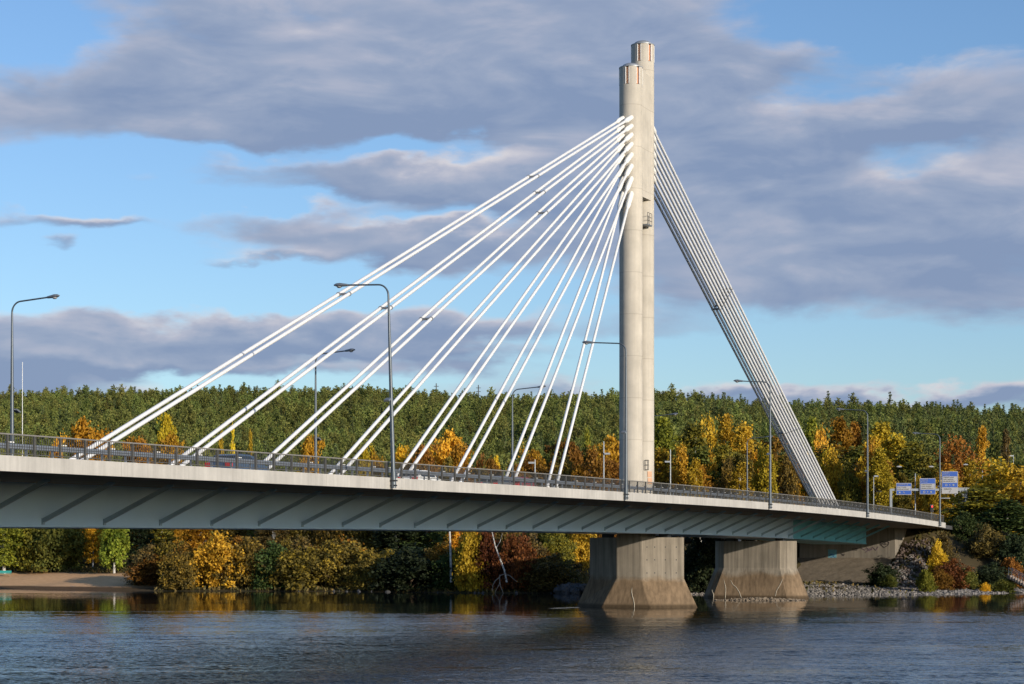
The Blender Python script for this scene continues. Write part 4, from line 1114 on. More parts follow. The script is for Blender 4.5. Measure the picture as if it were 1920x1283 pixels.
T(1812, 962, 52, 279, 'bush', 'green', 'dark green bush below the small blue sign')
T(1848, 985, 60, 272, 'bush', 'brown', 'brownish bush on the dark right bank slope')
T(1910, 1000, 60, 269, 'bush', 'darkgreen', 'very dark bush at the right frame edge above the stairs')
for (xa, xb, n_, ylo, yhi, Zlo, Zhi, pals, side_) in ((960, 1160, 9, 846, 878, 300, 312, ['rust', 'rustorange', 'yellowbrown', 'rust'], 'left of'), (1245, 1660, 20, 838, 880, 306, 322, ['goldolive', 'gold', 'rustorange', 'amber', 'amber', 'gold', 'yellowbrown'], 'right of'), (770, 940, 6, 856, 880, 302, 312, ['rust', 'rustorange', 'yellowbrown'], 'left of'), (1660, 1800, 6, 880, 905, 316, 328, ['goldolive', 'gold', 'rustorange'], 'right of')):
    for i_ in range(n_):
        xq = xa + (xb - xa) * (i_ + .5) / n_ + random.uniform(-7, 7)
        T(xq, random.uniform(ylo, yhi), random.uniform(34, 52), random.uniform(Zlo, Zhi), random.choice(['round', 'birch', 'round']), random.choice(pals), 'low autumn tree among the merging crowns just behind the railing ' + side_ + ' the pylon', 'low trees behind the railing ' + side_ + ' the pylon')
# --- under the deck, along the left bank
GB = 'trees and bushes along the water under the bridge'
T(8, 940, 52, 305, 'birch', 'yellowgreen', 'yellow-green tree at the left frame edge above the turquoise bench', GB)
T(60, 968, 74, 308, 'bush', 'goldolive', 'olive-gold bush behind the beach just right of the turquoise bench', GB)
T(112, 972, 78, 305, 'bush', 'olive', 'olive bush behind the middle of the beach', GB)
T(132, 960, 60, 312, 'round', 'goldolive', 'gold-olive tree behind the olive bush on the beach', GB)
T(174, 955, 30, 306, 'birch', 'orange', 'small orange tree left of the light green weeping birch', GB)
T(214, 930, 50, 296, 'weep', 'limegreen', 'light green weeping birch with white trunk at the end of the beach', GB)
T(262, 930, 52, 300, 'birch', 'darkgreen', 'dark green tree directly right of the light green weeping birch', GB)
T(300, 945, 48, 305, 'birch', 'goldolive', 'olive-gold birch with bare brown trunk left of the bright orange tree', GB)
T(338, 1052, 46, 283, 'bush', 'yellowbrown', 'low yellow-brown bush on the water edge at the right end of the beach', GB)
T(300, 1070, 46, 286, 'bush', 'olive', 'low olive bush where the beach ends', GB)
T(371, 945, 48, 292, 'birch', 'orange', 'bright orange tree under the girder, brightest by the water', GB)
T(410, 1030, 62, 280, 'bush', 'amber', 'amber speckled bush below the bright orange tree', GB)
T(428, 940, 62, 294, 'round', 'yellowbrown', 'tall yellow-brown tree right of the bright orange tree', GB)
T(462, 1035, 58, 279, 'bush', 'yellowbrown', 'speckled golden-brown bush on the water edge left of the grey-brown tree', GB)
T(510, 935, 58, 288, 'birch', 'brown', 'grey-brown half-bare tree between two yellow-brown trees', GB)
T(520, 1050, 52, 278, 'bush', 'green', 'low green bush on the water edge below the grey-brown tree', GB)
T(560, 940, 68, 290, 'round', 'yellowbrown', 'yellow-brown tree right of the grey-brown half-bare tree', GB)
T(568, 1040, 70, 277, 'bush', 'yellowbrown', 'speckled yellow-brown bush right of the low green bush', GB)
T(616, 945, 60, 288, 'round', 'yellowbrown', 'brown-gold tree left of the yellow tree by the dark green trees', GB)
T(640, 1035, 66, 275, 'bush', 'yellowbrown', 'brown-gold bush at the water left of the big dark green tree', GB)
T(676, 942, 64, 288, 'round', 'yellowbrown', 'yellow tree directly left of the big dark green tree', GB)
T(690, 1050, 46, 274, 'bush', 'yellowbrown', 'low yellow-brown bush at the foot of the big dark green tree', GB)
T(744, 935, 76, 282, 'birch', 'darkgreen', 'big dark green tree under the middle of the girder', GB)
T(798, 940, 70, 282, 'birch', 'green', 'second dark green tree left of the orange tree at the water', GB)
T(765, 1045, 80, 271, 'bush', 'darkgreen', 'dark green bush at the water before the big dark green tree', GB)
T(862, 965, 44, 276, 'birch', 'orange', 'orange tree at the water right of the dark green trees', GB)
T(884, 1015, 44, 270, 'bush', 'amber', 'amber bush below the orange tree at the water', GB)
T(842, 1060, 44, 269, 'bush', 'green', 'low green bush below the orange tree at the water', GB)
T(912, 1020, 46, 272, 'bush', 'red', 'red bush left of the leaning white trunk', GB)
T(945, 945, 56, 290, 'round', 'brown', 'dark brown tree behind the leaning white trunk', GB)
T(968, 1018, 44, 270, 'bush', 'red', 'dull red bush right of the leaning white trunk', GB)
T(1006, 950, 56, 280, 'birch', 'olive', 'olive tree right of the dull red bush', GB)
T(1046, 980, 52, 272, 'round', 'goldolive', 'gold-olive tree left of the near pier', GB)
T(1030, 1055, 70, 266, 'bush', 'brown', 'brownish low bush at the water left of the near pier', GB)
T(1088, 955, 46, 276, 'round', 'gold', 'golden tree touching the left edge of the near pier', GB)
T(1318, 1010, 60, 270, 'bush', 'darkgreen', 'dark bush in the gap between the two piers', GB)
T(1295, 1040, 40, 268, 'bush', 'darkgreen', 'very dark low bush behind the right edge of the near pier', GB)
UG = ['rust', 'yellowbrown', 'rustorange', 'yellowbrown', 'brown', 'rust']
for i_ in range(27):
    xq = 268 + i_ * 30 + random.uniform(-8, 8)
    if 745 < xq < 805: pl_ = 'darkgreen'
    elif xq > 975: pl_ = random.choice(['olive', 'rust', 'brown'])
    else: pl_ = random.choice(UG)
    Zq = float(Ysh((xq - CX) / F * 275)) + random.uniform(6, 11)
    T(xq, random.uniform(1006, 1044), random.uniform(54, 78), Zq, 'bush', pl_, 'low undergrowth bush half hidden behind the waterside bushes under the bridge', 'undergrowth bushes under the bridge')
# --- right bank shrubs
GR = 'shrubs on the right bank'
T(1655, 1058, 48, 259, 'bush', 'darkgreen', 'dark green bush at the foot of the abutment', GR)
T(1666, 1078, 26, 257, 'bush', 'olive', 'small olive bush in front of the abutment', GR)
T(1736, 1068, 28, 251, 'bush', 'yellowgreen', 'yellow-green willow bush growing in the riprap', GR)
T(1757, 1018, 34, 262, 'round', 'amber', 'amber leaved sapling right of the abutment', GR)
T(1768, 1000, 36, 266, 'round', 'brown', 'dark speckled sapling behind the amber sapling', GR)
T(1783, 1050, 52, 259, 'bush', 'red', 'reddish bush below the amber sapling', GR)
T(1762, 1068, 40, 256, 'bush', 'rust', 'rust bush above the riprap beside the willow bush', GR)
T(1812, 1066, 40, 259, 'bush', 'olive', 'olive bush right of the reddish bush', GR)
T(1855, 1058, 60, 262, 'bush', 'darkgreen', 'dark spreading bush left of the stairs', GR)
T(1885, 1085, 40, 257, 'bush', 'olive', 'low olive weeds between dark bush and stairs', GR)
T(1896, 1045, 40, 266, 'bush', 'rust', 'rusty bush above the stairs', GR)
T(1846, 1105, 16, 256, 'bush', 'orange', 'tiny orange shrub at the water edge', GR)

# ------------------------------------------------------------------ conifers
def conifer(kind, seed):
    rng = np.random.default_rng(seed); h = 13.6 if kind == 'pine' else 14.2
    C = []; A_ = []; Bq = []; R = []
    z0 = h * (.20 if kind == 'pine' else .06); nwh = 17 if kind == 'pine' else 24
    tr = MB()
    tr.tube([(0, 0, -.4), (0, 0, h * .5), (0, 0, h * .96)], [.17, .11, .015], 6)
    for i in range(nwh):
        f = i / (nwh - 1); z = z0 + (h * .955 - z0) * f
        if kind == 'pine': Lb = (2.85 * (1 - f ** 2.1) ** .8 * (.62 + .38 * min(1, f / .25)) + .22) * rng.uniform(.85, 1.15)
        else: Lb = 2.0 * (1 - f) ** .9 + .14
        nb_ = 6 if f < .85 else 4; a0 = rng.uniform(0, 6.28)
        for b_ in range(nb_):
            a = a0 + b_ * 6.283 / nb_ + rng.uniform(-.3, .3); l = Lb * rng.uniform(.65, 1.2)
            el = (.35 if kind == 'pine' else -.18) + .45 * f + rng.uniform(-.2, .2)
            d = np.array([math.cos(a) * math.cos(el), math.sin(a) * math.cos(el), math.sin(el)])
            nt_ = max(2, int(l * 4.4)); g = rng.uniform(0, 1)
            for k_ in range(nt_):
                q = (k_ + 1) / nt_
                c = np.array([0, 0, z]) + d * l * q + rng.normal(size=3) * .12
                if kind == 'spruce': c[2] -= .22 * l * q * q
                for r_ in range(2):
                    sz = (.235 if kind == 'pine' else .22) * rng.uniform(.7, 1.25) * (1.1 - .3 * f)
                    dd = d * .5 + rng.normal(size=3) * .55; dd /= np.linalg.norm(dd)
                    e = rng.normal(size=3); e -= e.dot(dd) * dd; e /= np.linalg.norm(e)
                    C.append(c + rng.normal(size=3) * .14); A_.append(dd * sz); Bq.append(e * sz * rng.uniform(.35, .75)); R.append(min(1, max(0, .55 * g + .45 * rng.uniform())))
    return quads_mesh(kind + '_tree', np.array(C), np.array(A_), np.array(Bq), R, [M['needle' if kind == 'pine' else 'spruce'], M['bark']], extra=(tr.v, tr.f))
CON = [conifer('pine', s) for s in (1, 2, 3, 4)] + [conifer('spruce', s) for s in (5, 6)]
rng = np.random.default_rng(5)
cand = []
Y = 345.0
while Y < 990:
    st = 4.75 if Y > 430 else 5.4
    half = Y * .36 + 40
    for X in np.arange(-half, half, st):
        x_ = X + rng.uniform(-.45, .45) * st; y_ = Y + rng.uniform(-.45, .45) * st
        t_ = x_ * S + y_ * K; n_ = -x_ * K + y_ * S
        if 48 < n_ < 86 and t_ < TR + 130: continue
        cand.append((x_, y_))
    Y += st * (1.0 if Y > 430 else 1.25)
cand = np.array(cand); cz = ground(cand[:, 0], cand[:, 1])
sc_ = rng.uniform(.72, 1.28, len(cand)) * (1 + .12 * np.sin(cand[:, 0] * .045 + 1.3) * np.sin(cand[:, 1] * .031)); sc_ = np.where(rng.uniform(size=len(cand)) < .03, sc_ * 1.2, sc_)
kd = rng.choice(6, size=len(cand), p=[.22, .22, .22, .22, .06, .06]); 
kd = np.where((cand[:, 0] > .05 * cand[:, 1]) & (rng.uniform(size=len(cand)) < np.clip((cand[:, 0] / cand[:, 1] - .03) * 3, 0, .45)), rng.choice([4, 5], size=len(cand)), kd)
# the ones whose crowns show largest: nearest rows that rise above the deck line and stand inside the frame
order = np.argsort(cand[:, 1])
inview = [i for i in order if abs(cand[i, 0]) < cand[i, 1] * .258 and cand[i, 1] > 345]
pick = inview[:285]
ps = set(pick)
for i in pick:
    sp2 = kd[i] >= 4
    o = bpy.data.objects.new('spruce_tree' if sp2 else 'pine_tree', CON[kd[i]]); COL.objects.link(o)
    o.location = (cand[i, 0], cand[i, 1], cz[i]); o.rotation_euler = (0, 0, rng.uniform(0, 6.28)); s_ = sc_[i]; o.scale = (s_, s_, s_ * rng.uniform(.92, 1.08))
    tag(o, 'dark narrow spruce among the packed conifers at the foot of the wooded hill' if sp2 else 'green bushy-topped pine among the packed conifers at the foot of the wooded hill', 'tree', 'spruces at the foot of the hill' if sp2 else 'pines at the foot of the hill')
rest = np.array([i for i in range(len(cand)) if i not in ps])
pc = bpy.data.collections.new('conifer_prototypes')
for i, me_ in enumerate(CON):
    o = bpy.data.objects.new('conifer_%d' % i, me_); pc.objects.link(o)
fm = bpy.data.meshes.new('pine_forest')
fm.from_pydata(np.column_stack([cand[rest], cz[rest]]).tolist(), [], [])
at = fm.attributes.new('kd', 'INT', 'POINT'); at.data.foreach_set('value', kd[rest].astype(np.int32))
at = fm.attributes.new('sc', 'FLOAT', 'POINT'); at.data.foreach_set('value', sc_[rest].astype(np.float32))
at = fm.attributes.new('rz', 'FLOAT', 'POINT'); at.data.foreach_set('value', rng.uniform(0, 6.28, len(rest)).astype(np.float32))
fo = bpy.data.objects.new('pine_forest', fm); COL.objects.link(fo)
tag(fo, 'dense dark green conifer forest covering the long hill', 'forest', kind='stuff')
ng = bpy.data.node_groups.new('forest_scatter', 'GeometryNodeTree')
ng.interface.new_socket('Geometry', in_out='INPUT', socket_type='NodeSocketGeometry'); ng.interface.new_socket('Geometry', in_out='OUTPUT', socket_type='NodeSocketGeometry')
gi = ng.nodes.new('NodeGroupInput'); go = ng.nodes.new('NodeGroupOutput')
m2p = ng.nodes.new('GeometryNodeMeshToPoints'); iop = ng.nodes.new('GeometryNodeInstanceOnPoints'); ci = ng.nodes.new('GeometryNodeCollectionInfo')
ci.inputs['Collection'].default_value = pc; ci.inputs['Separate Children'].default_value = True; ci.inputs['Reset Children'].default_value = True
def na(nm, typ):
    n = ng.nodes.new('GeometryNodeInputNamedAttribute'); n.data_type = typ; n.inputs['Name'].default_value = nm
    return [o_ for o_ in n.outputs if o_.name == 'Attribute' and o_.enabled][0]
ng.links.new(gi.outputs[0], m2p.inputs['Mesh']); ng.links.new(m2p.outputs[0], iop.inputs['Points']); ng.links.new(ci.outputs[0], iop.inputs['Instance'])
iop.inputs['Pick Instance'].default_value = True
ng.links.new(na('kd', 'INT'), iop.inputs['Instance Index'])
cx = ng.nodes.new('ShaderNodeCombineXYZ'); ng.links.new(na('rz', 'FLOAT'), cx.inputs['Z'])
try:
    e2r = ng.nodes.new('FunctionNodeEulerToRotation'); ng.links.new(cx.outputs[0], e2r.inputs[0]); ng.links.new(e2r.outputs[0], iop.inputs['Rotation'])
except Exception: ng.links.new(cx.outputs[0], iop.inputs['Rotation'])
ng.links.new(na('sc', 'FLOAT'), iop.inputs['Scale']); ng.links.new(iop.outputs[0], go.inputs[0])
md = fo.modifiers.new('scatter', 'NODES'); md.node_group = ng

# ------------------------------------------------------------------ bank grass, riprap, small things
rng = np.random.default_rng(9)
C = []
for i in range(30000):
    X = rng.uniform(-90, 75); Y_ = float(Ysh(X)) + rng.uniform(.3, 46) ** 1.0
    if X < -48 and Y_ - Ysh(X) < 20.5: continue
    t_ = X * S + Y_ * K; n_ = -X * K + Y_ * S
    if X > 16 and Y_ - Ysh(X) < 16 and rng.uniform() < .93: continue
    if n0 - 1 < n_ < 2 * NM - n0 + 1 and TA - 9 < t_ < TA + 9: continue
    C.append((X, Y_))
C = np.array(C); z_ = ground(C[:, 0], C[:, 1]); hgt = rng.uniform(.18, .55, len(C))
A_ = np.column_stack([rng.normal(size=len(C)) * .12, rng.normal(size=len(C)) * .12, hgt * .5]); Bq = np.column_stack([rng.uniform(-.14, .14, len(C)), rng.uniform(-.14, .14, len(C)), np.zeros(len(C))])
gm = quads_mesh('bank_grass', np.column_stack([C, z_ + hgt * .45]), A_, Bq, rng.uniform(0, 1, len(C)), [M['grass']])
go_ = bpy.data.objects.new('bank_grass', gm); COL.objects.link(go_); tag(go_, 'rough dry grass and weeds along the far bank', 'grass', kind='stuff')

def rocks(name, pts, label, cat, mat, kind='stuff'):
    mb = MB(); base = [(0, 0, 1), (.9, 0, .4), (.28, .85, .45), (-.72, .52, .4), (-.72, -.52, .45), (.28, -.85, .4), (.72, .5, -.4), (-.28, .85, -.4), (-.9, 0, -.4), (-.28, -.85, -.4), (.72, -.5, -.4), (0, 0, -.8)]
    fs = [(0, 1, 2), (0, 2, 3), (0, 3, 4), (0, 4, 5), (0, 5, 1), (1, 6, 2), (2, 7, 3), (3, 8, 4), (4, 9, 5), (5, 10, 1), (6, 7, 2), (7, 8, 3), (8, 9, 4), (9, 10, 5), (10, 6, 1), (6, 11, 7), (7, 11, 8), (8, 11, 9), (9, 11, 10), (10, 11, 6)]
    for (x, y, z, r) in pts:
        rot = Matrix.Rotation(random.uniform(0, 6.28), 3, 'Z') @ Matrix.Rotation(random.uniform(0, 6.28), 3, 'X')
        sx, sy, sz = random.uniform(.7, 1.3) * r, random.uniform(.7, 1.3) * r, random.uniform(.5, .9) * r
        mb.add([rot @ Vector((a * sx * random.uniform(.8, 1.2), b_ * sy * random.uniform(.8, 1.2), c * sz)) + Vector((x, y, z)) for a, b_, c in base], fs)
    o = mb.build(name, mat); tag(o, label, cat, kind=kind); return o
m, t, b = newmat('riprap_stone')
gi_ = N(t, 'ShaderNodeNewGeometry'); r = ramp(t, [(0, (.075, .07, .066)), (.5, (.17, .155, .14)), (1, (.32, .285, .255))]); L(t, gi_.outputs['Random Per Island'], r.inputs['Fac']); L(t, r.outputs['Color'], b.inputs['Base Color']); b.inputs['Roughness'].default_value = .9
pts = []
for i in range(9000):
    X = random.uniform(18, 66); Ys_ = float(Ysh(X)); d = random.uniform(-1.2, 19 if X < 56 else 9)
    pts.append((X, Ys_ + d, gz(X, Ys_ + d) + .03, random.uniform(.08, .27)))
rocks('riprap', pts, 'pale broken stones lining the right shore below the abutment', 'riprap', m)
pts = []
for i in range(1500):
    X = random.uniform(46, 56); Y_ = random.uniform(252, 272)
    t_ = X * S + Y_ * K; n_ = -X * K + Y_ * S
    if n0 - .2 < n_ or n_ < 53.5: continue
    pts.append((X, Y_, gz(X, Y_) + .03, random.uniform(.08, .24)))
rocks('slope_rubble', pts, 'reddish brown loose rubble on the bank slope right of the abutment', 'rubble', simple('reddish_rubble', (.135, .10, .085), rough=.95, var=.5, scale=2.5))
pts = []
c = nt(1422, NM)
for i in range(1500):
    g_ = max(-1, min(1, random.gauss(0, .45))); X = P(1422 + 82 * g_, 1100, 220).x; Y_ = 219.0 + random.gauss(0, .9); hq = max(0, 1 - ((Y_ - 219) / 1.9) ** 2) * (1 - .7 * abs(g_))
    pts.append((X, Y_, -.08 + .30 * hq * random.uniform(.6, 1.1), random.uniform(.06, .2)))
rocks('rubble_islet', pts, 'low brown rubble bar in the water before the far pier', 'rubble', M['gravelisle'])
pts = []
for i in range(110):
    X = P(random.uniform(1045, 1115), 1100, 254).x; Y_ = float(Ysh(X)) + random.uniform(-2, 3); pts.append((X, Y_, random.uniform(0, .9), random.uniform(.3, .75)))
rocks('boulder_pile', pts, 'grey boulder heap at the water left of the near pier', 'boulders', M['boulder'])
pts = []
for i in range(16):
    X = random.uniform(-30, 12); Y_ = float(Ysh(X)) + random.uniform(-.8, .6); pts.append((X, Y_, .05, random.uniform(.1, .35)))
rocks('shore_stones', pts, 'scattered small stones along the dark left water edge', 'stones', M['boulder'])

mb = MB()
for (x, y, w_, d_) in ((1062, 1140.5, 1.5, .5), (1050, 1142, 1.0, .35), (1074, 1139.5, .9, .4), (1040, 1141.2, .6, .25)):
    Zf = H * F / (y - HY); c = P(x, y, Zf); c.z = .03
    k_ = 14; mb.add([c + Vector((w_ * math.cos(6.283 * j / k_) * random.uniform(.6, 1.15), d_ * math.sin(6.283 * j / k_) * random.uniform(.5, 1.2), 0)) for j in range(k_)], [tuple(range(k_))])
tag(mb.build('wake_foam', simple('white_foam', (.55, .57, .58), rough=.7, var=.35, scale=6)), 'white wake foam at the upstream foot of the near pier', 'foam', kind='stuff')
# turquoise bench on the beach, driftwood, plank
p = P(8, 1072, 300); zg = gz(p.x, 300)
bn = empty('park_bench', (p.x, 300, zg), 'turquoise bench standing on the grass edge behind the sandy beach', 'bench')
mb = MB(); mb.box(p.x - 1.3, 299.8, zg + .42, p.x + 1.0, 300.25, zg + .48); mb.build('seat', M['turquoise'], bn)
mb = MB(); mb.box(p.x - 1.3, 300.26, zg + .55, p.x + 1.0, 300.31, zg + .9); mb.build('backrest', M['turquoise'], bn)
for dx in (-1.1, .8):
    mb = MB(); mb.box(p.x + dx, 299.85, zg - .05, p.x + dx + .08, 300.3, zg + .415); mb.build('leg', M['wood'], bn)
def logobj(name, pts, rads, mat, label, cat):
    mb = MB(); mb.tube(pts, rads, 7); o = mb.build(name, mat, smooth=True); return tag(o, label, cat)
Zl = 281.0
pa = P(128, 1102.5, Zl); pb = P(160, 1105.5, Zl - 1)
logobj('driftwood_log', [(pa.x, Zl + 1, .35), ((pa.x + pb.x) / 2, Zl, .28), (pb.x, Zl - 1, .14)], [.12, .1, .05], M['deadwood'], 'pale driftwood branch lying at the edge of the beach', 'driftwood')
pa = P(82, 1064, 305); 
mb = MB(); mb.box(pa.x, 305, gz(pa.x, 305) + .35, pa.x + 1.25, 305.3, gz(pa.x, 305) + .42); mb.box(pa.x + .1, 305, gz(pa.x, 305) - .05, pa.x + .18, 305.3, gz(pa.x, 305) + .348); mb.box(pa.x + 1.05, 305, gz(pa.x, 305) - .05, pa.x + 1.13, 305.3, gz(pa.x, 305) + .348)
tag(mb.build('plank_bench', M['deadwood']), 'small pale plank bench under the olive bush behind the beach', 'bench')
# leaning white birch trunk and the dead root below it
Zr = 255.6
def wp(x, y, Z): return P(x, y, Z)
bt = empty('dead_birch', wp(948, 1080, Zr), 'bare white birch trunk leaning over the water under the girder', 'tree')
mb = MB(); mb.tube([wp(950, 1092, Zr), wp(946, 1070, Zr), wp(938, 1050, Zr), wp(928, 1022, Zr), wp(922, 995, Zr)], [.12, .11, .10, .08, .05], 8); mb.build('trunk', M['birchbark'], bt, smooth=True)
mb = MB(); mb.tube([wp(930, 1028, Zr), wp(938, 1015, Zr), wp(942, 1000, Zr)], [.04, .03, .015], 6); mb.build('branch', M['birchbark'], bt)
dr = empty('dead_root', wp(937, 1095, 255.0), 'bleached dead root with spread legs standing in the water', 'driftwood')
mb = MB()
for pts in (((937, 1078), (937, 1090), (936, 1096), (930, 1107), (928, 1113)), ((937, 1090), (938, 1099), (942, 1108), (944, 1114)), ((937, 1082), (928, 1090), (924, 1098), (923, 1108)), ((937, 1080), (944, 1077), (955, 1079), (963, 1086), (969, 1091))):
    mb.tube([wp(x, y, 255.0) for x, y in pts], [.065, .06, .05, .04, .025][:len(pts)], 6)
mb.build('root', M['deadwood'], dr)
logobj('bare_trunk', [wp(846, 1092, 259), wp(845, 1040, 259), wp(843, 995, 259), wp(842, 965, 259)], [.16, .14, .12, .09], M['birchbark'], 'straight bare white trunk left of the orange tree at the water', 'tree')
# stairs on the right bank
Zst = 257.0
so = empty('bank_stairs', P(1905, 1090, Zst), 'pale concrete stairs with metal handrails descending the right bank', 'stairs')
a0 = P(1894, 1079, Zst); a1 = P(1932, 1100, Zst - 2)
n_ = 9; mb = MB()
for i in range(n_):
    q = a0.lerp(a1, i / (n_ - 1)); mb.box(q.x - .2, q.y - .9, q.z - .5, q.x + .28, q.y + .9, q.z)
mb.build('steps', M['stairs'], so)
for dy in (-.85, .85):
    mb = MB(); u_ = Vector((0, dy, .95)); mb.tube([a0 + u_, a1 + u_], .035, 6); mb.tube([a0 + u_ * 1 + Vector((0, 0, -.4)), a1 + u_ + Vector((0, 0, -.4))], .025, 6)
    for q in (0, .5, 1): c = a0.lerp(a1, q); mb.tube([c + Vector((0, dy, -.1)), c + u_], .03, 6)
    mb.build('handrail', M['galv'], so)
# flagpole and masts on the skyline
def mast(x, yt, Z, label, name, cat, r=.12, mat='white'):
    p = P(x, yt, Z); zb_ = gz(p.x, Z); o = logobj(name, [(p.x, Z, zb_), (p.x, Z, p.z)], [r, r * .6], M[mat], label, cat); return o
mast(42, 679, 420, 'white flagpole rising above the wood at the left frame edge', 'flagpole', 'flagpole', .10)
for i, (x, yt) in enumerate(((818, 719), (897, 722))):
    p = P(x, yt, 940); zb_ = gz(p.x, 940)
    mb = MB(); mb.tube([(p.x, 940, zb_), (p.x, 940, p.z)], [.35, .25], 6)
    for dz in (1.5, 3.2, 5.0): mb.box(p.x - 1.1, 939.9, p.z - dz, p.x + 1.1, 940.1, p.z - dz + .25)
    tag(mb.build('power_mast', M['dark']), ['thin dark mast on the skyline between fifth and sixth cable pairs', 'thin dark mast on the skyline right of the sixth cable pair'][i], 'mast')

# ------------------------------------------------------------------ light and sky
SUN_EL = math.radians(13.5); sd = Vector((.69, -.72, 0)).normalized()
sun_dir = Vector((sd.x * math.cos(SUN_EL), sd.y * math.cos(SUN_EL), math.sin(SUN_EL)))
ld = bpy.data.lights.new('sun', 'SUN'); ld.energy = 4.6; ld.angle = math.radians(.5); ld.color = (1.0, .89, .74)
lo = bpy.data.objects.new('sun', ld); COL.objects.link(lo); lo.rotation_euler = sun_dir.to_track_quat('Z', 'Y').to_euler(); lo.location = (120, -120, 90)

W = bpy.data.worlds.new('World'); SC.world = W; W.use_nodes = True
t = W.node_tree; t.nodes.clear()
out = N(t, 'ShaderNodeOutputWorld'); bg1 = N(t, 'ShaderNodeBackground'); bg2 = N(t, 'ShaderNodeBackground'); mxs = N(t, 'ShaderNodeMixShader')
sky = N(t, 'ShaderNodeTexSky', sky_type='NISHITA'); sky.sun_disc = False; sky.sun_elevation = SUN_EL; sky.sun_rotation = math.atan2(sd.x, sd.y); sky.air_density = 1.0; sky.dust_density = .6; sky.ozone_density = 2.0
bg1.inputs['Strength'].default_value = .11
tn = N(t, 'ShaderNodeMix', data_type='RGBA', blend_type='MULTIPLY'); tn.inputs[0].default_value = 1; tn.inputs[7].default_value = (1.04, 1.22, 1.50, 1)
L(t, sky.outputs[0], tn.inputs[6]); L(t, tn.outputs[2], bg1.inputs['Color'])
tc = N(t, 'ShaderNodeTexCoord'); sp3 = N(t, 'ShaderNodeSeparateXYZ'); nv = N(t, 'ShaderNodeVectorMath', operation='NORMALIZE'); L(t, tc.outputs['Generated'], nv.inputs[0]); L(t, nv.outputs[0], sp3.inputs[0])
def mm(op, a, b_=None, c=None, clamp=False):
    n = N(t, 'ShaderNodeMath', operation=op); n.use_clamp = clamp
    for i, q in enumerate((a, b_, c)):
        if q is None: continue
        if isinstance(q, (int, float)): n.inputs[i].default_value = q
        else: L(t, q, n.inputs[i])
    return n.outputs[0]
az = mm('ARCTAN2', sp3.outputs['X'], sp3.outputs['Y']); el = mm('ARCSINE', sp3.outputs['Z'])
def cvec(a, e, sa, se, off=0.0):
    c = N(t, 'ShaderNodeCombineXYZ'); L(t, mm('MULTIPLY', a, sa), c.inputs['X']); L(t, mm('MULTIPLY', e, se), c.inputs['Y']); c.inputs['Z'].default_value = off; return c.outputs[0]
# slow wander of the cloud outlines
def fbm(a, e, sa, se, det, rough, dist, off):
    n = N(t, 'ShaderNodeTexNoise', inp={'Scale': 1.0, 'Detail': det, 'Roughness': rough, 'Distortion': dist}); L(t, cvec(a, e, sa, se, off), n.inputs['Vector']); return n.outputs['Fac']
wa = fbm(az, el, 20, 48, 5.0, .52, 0, 3.3); wb = fbm(az, el, 20, 48, 5.0, .52, 0, 9.1)
az2 = mm('ADD', az, mm('MULTIPLY', mm('SUBTRACT', wa, .5), .085)); el2 = mm('ADD', el, mm('MULTIPLY', mm('SUBTRACT', wb, .5), .034))
def tang(x, y):
    d = Vector(((x - CX) / F, 1, (HY - y) / F)).normalized(); return math.atan2(d.x, d.y), math.asin(d.z)
BL = [ # cx, cy, rx, ry, weight : bodies of cloud (+) and openings (-)
 (620, 80, 560, 120, .95), (1250, 110, 330, 170, .8), (950, 185, 520, 60, .6), (250, 215, 340, 58, .8),
 (45, 60, 100, 60, -1.9), (170, 80, 110, 55, .25), (1690, 22, 165, 66, -3.6), (1800, 160, 170, 70, .6),
 (620, 340, 330, 30, .95), (960, 330, 200, 45, .5), (170, 325, 240, 40, -1.2), (250, 338, 60, 16, .9), (790, 278, 120, 16, -1.7), (450, 283, 190, 11, -.9), (1080, 300, 120, 40, .3),
 (560, 425, 210, 34, 1.0), (800, 470, 250, 42, .85), (1020, 440, 180, 70, .5), (130, 440, 250, 90, -1.0), (75, 466, 60, 17, 2.0), (60, 404, 90, 18, 1.7), (200, 416, 60, 11, 1.2), (430, 480, 120, 9, .8),
 (240, 535, 420, 46, -1.2), (650, 560, 300, 26, -1.1), (830, 408, 110, 11, -1.2), (430, 376, 220, 11, -1.3), (640, 480, 160, 14, .3),
 (200, 640, 420, 38, 1.5), (640, 625, 260, 28, 1.15), (80, 700, 150, 30, 1.3), (930, 605, 190, 30, 1.0), (880, 668, 210, 20, .9), (330, 690, 170, 14, .7), (600, 672, 110, 12, -.7),
 (460, 714, 250, 17, -.9), (300, 730, 60, 10, .8), (1080, 560, 80, 70, -.7), (1000, 640, 120, 14, -.6),
 (1450, 260, 330, 110, .65), (1560, 430, 420, 110, .75), (1730, 520, 330, 62, .75), (1820, 340, 190, 120, .55), (1500, 180, 105, 26, -1.7), (1715, 292, 90, 24, -1.35), (1400, 330, 150, 14, -.35), (1640, 410, 170, 14, -.35), (1800, 480, 120, 16, -.35),
 (1310, 220, 130, 60, .35), (1330, 545, 110, 36, .35), (1420, 660, 320, 46, -1.3), (1800, 668, 240, 32, -1.3), (1290, 628, 90, 18, .6), (1640, 748, 240, 13, .95), (1850, 746, 140, 16, .9), (1350, 742, 140, 10, .6), (1100, 735, 200, 10, .5),
]
acc = None; grad = None
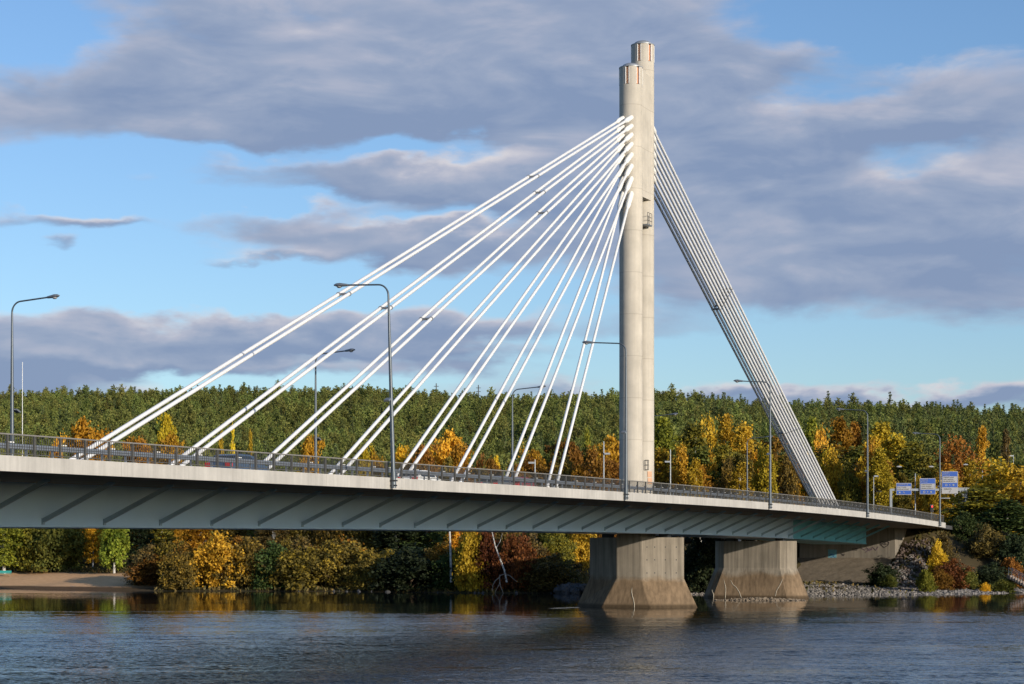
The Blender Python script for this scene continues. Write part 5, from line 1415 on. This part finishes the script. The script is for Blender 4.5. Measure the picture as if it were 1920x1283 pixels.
for cx_, cy_, rx_, ry_, w_ in BL:
    a0, e0 = tang(cx_, cy_)
    da = mm('MULTIPLY_ADD', az2, F / rx_, -a0 * F / rx_); de = mm('MULTIPLY_ADD', el2, F / ry_, -e0 * F / ry_)
    gq = mm('POWER', 2.718, mm('MULTIPLY', mm('MULTIPLY_ADD', da, da, mm('MULTIPLY', de, de)), -.55))
    dg = mm('MULTIPLY', gq, de)
    acc = mm('MULTIPLY', gq, w_) if acc is None else mm('MULTIPLY_ADD', gq, w_, acc)
    grad = mm('MULTIPLY', dg, w_ * 20 / ry_) if grad is None else mm('MULTIPLY_ADD', dg, w_ * 20 / ry_, grad)
D1 = fbm(az, el, 13, 40, 8.0, .58, .45, 1.7)
D2 = fbm(mm('ADD', az, .004), mm('ADD', el, .006), 13, 40, 5.0, .55, .45, 1.7)
D3 = fbm(az, el, 9, 24, 4.0, .55, .2, 5.2)
hi = N(t, 'ShaderNodeMapRange', interpolation_type='SMOOTHSTEP'); hi.inputs['From Min'].default_value = .275; hi.inputs['From Max'].default_value = .40; hi.inputs['To Max'].default_value = 1.1; L(t, el, hi.inputs['Value'])
dens = mm('SUBTRACT', mm('ADD', mm('MULTIPLY', mm('SUBTRACT', D1, .5), 2.3), acc), hi.outputs[0])
al = N(t, 'ShaderNodeMapRange', interpolation_type='SMOOTHSTEP'); al.inputs['From Min'].default_value = -.34; al.inputs['From Max'].default_value = 1.0; L(t, dens, al.inputs['Value'])
lit = mm('ADD', mm('MULTIPLY', mm('SUBTRACT', D1, D2), 1.3), mm('ADD', mm('MULTIPLY', grad, .40), mm('MULTIPLY', mm('SUBTRACT', D3, .5), 1.35)))
thick = N(t, 'ShaderNodeMapRange'); thick.inputs['From Min'].default_value = .10; thick.inputs['From Max'].default_value = 1.3; L(t, dens, thick.inputs['Value'])
sh = mm('ADD', mm('SUBTRACT', .50, mm('MULTIPLY', thick.outputs[0], .28)), lit, clamp=True)
cr = ramp(t, [(0.0, (.235, .31, .475)), (.3, (.315, .38, .525)), (.6, (.45, .475, .585)), (1.0, (.70, .67, .70))]); L(t, sh, cr.inputs['Fac'])
L(t, cr.outputs[0], bg2.inputs['Color']); bg2.inputs['Strength'].default_value = 1.0
alf = mm('MULTIPLY', al.outputs[0], .96)
L(t, alf, mxs.inputs[0]); L(t, bg1.outputs[0], mxs.inputs[1]); L(t, bg2.outputs[0], mxs.inputs[2]); L(t, mxs.outputs[0], out.inputs['Surface'])
W.cycles.sampling_method = 'MANUAL'; W.cycles.sample_map_resolution = 512

# ------------------------------------------------------------------ camera and render settings
cd = bpy.data.cameras.new('camera'); co = bpy.data.objects.new('camera', cd); COL.objects.link(co); SC.camera = co
co.location = (0, 0, H); co.rotation_euler = (math.pi / 2, 0, 0); cd.sensor_width = 36; cd.lens = 36 * F / 1920; cd.shift_y = (HY - 641.5) / 1920; cd.clip_start = .5; cd.clip_end = 12000
SC.view_settings.view_transform = 'Standard'; SC.view_settings.look = 'None'; SC.view_settings.exposure = 0.0; SC.view_settings.gamma = 1.0
SC.render.engine = 'CYCLES'; SC.cycles.max_bounces = 5; SC.cycles.diffuse_bounces = 2; SC.cycles.glossy_bounces = 3; SC.cycles.transmission_bounces = 3; SC.cycles.transparent_max_bounces = 4
SC.cycles.caustics_reflective = False; SC.cycles.caustics_refractive = False; SC.cycles.sample_clamp_indirect = 4.0; SC.cycles.use_denoising = True
for o in bpy.data.objects:
    if '_off' in o.keys(): del o['_off']
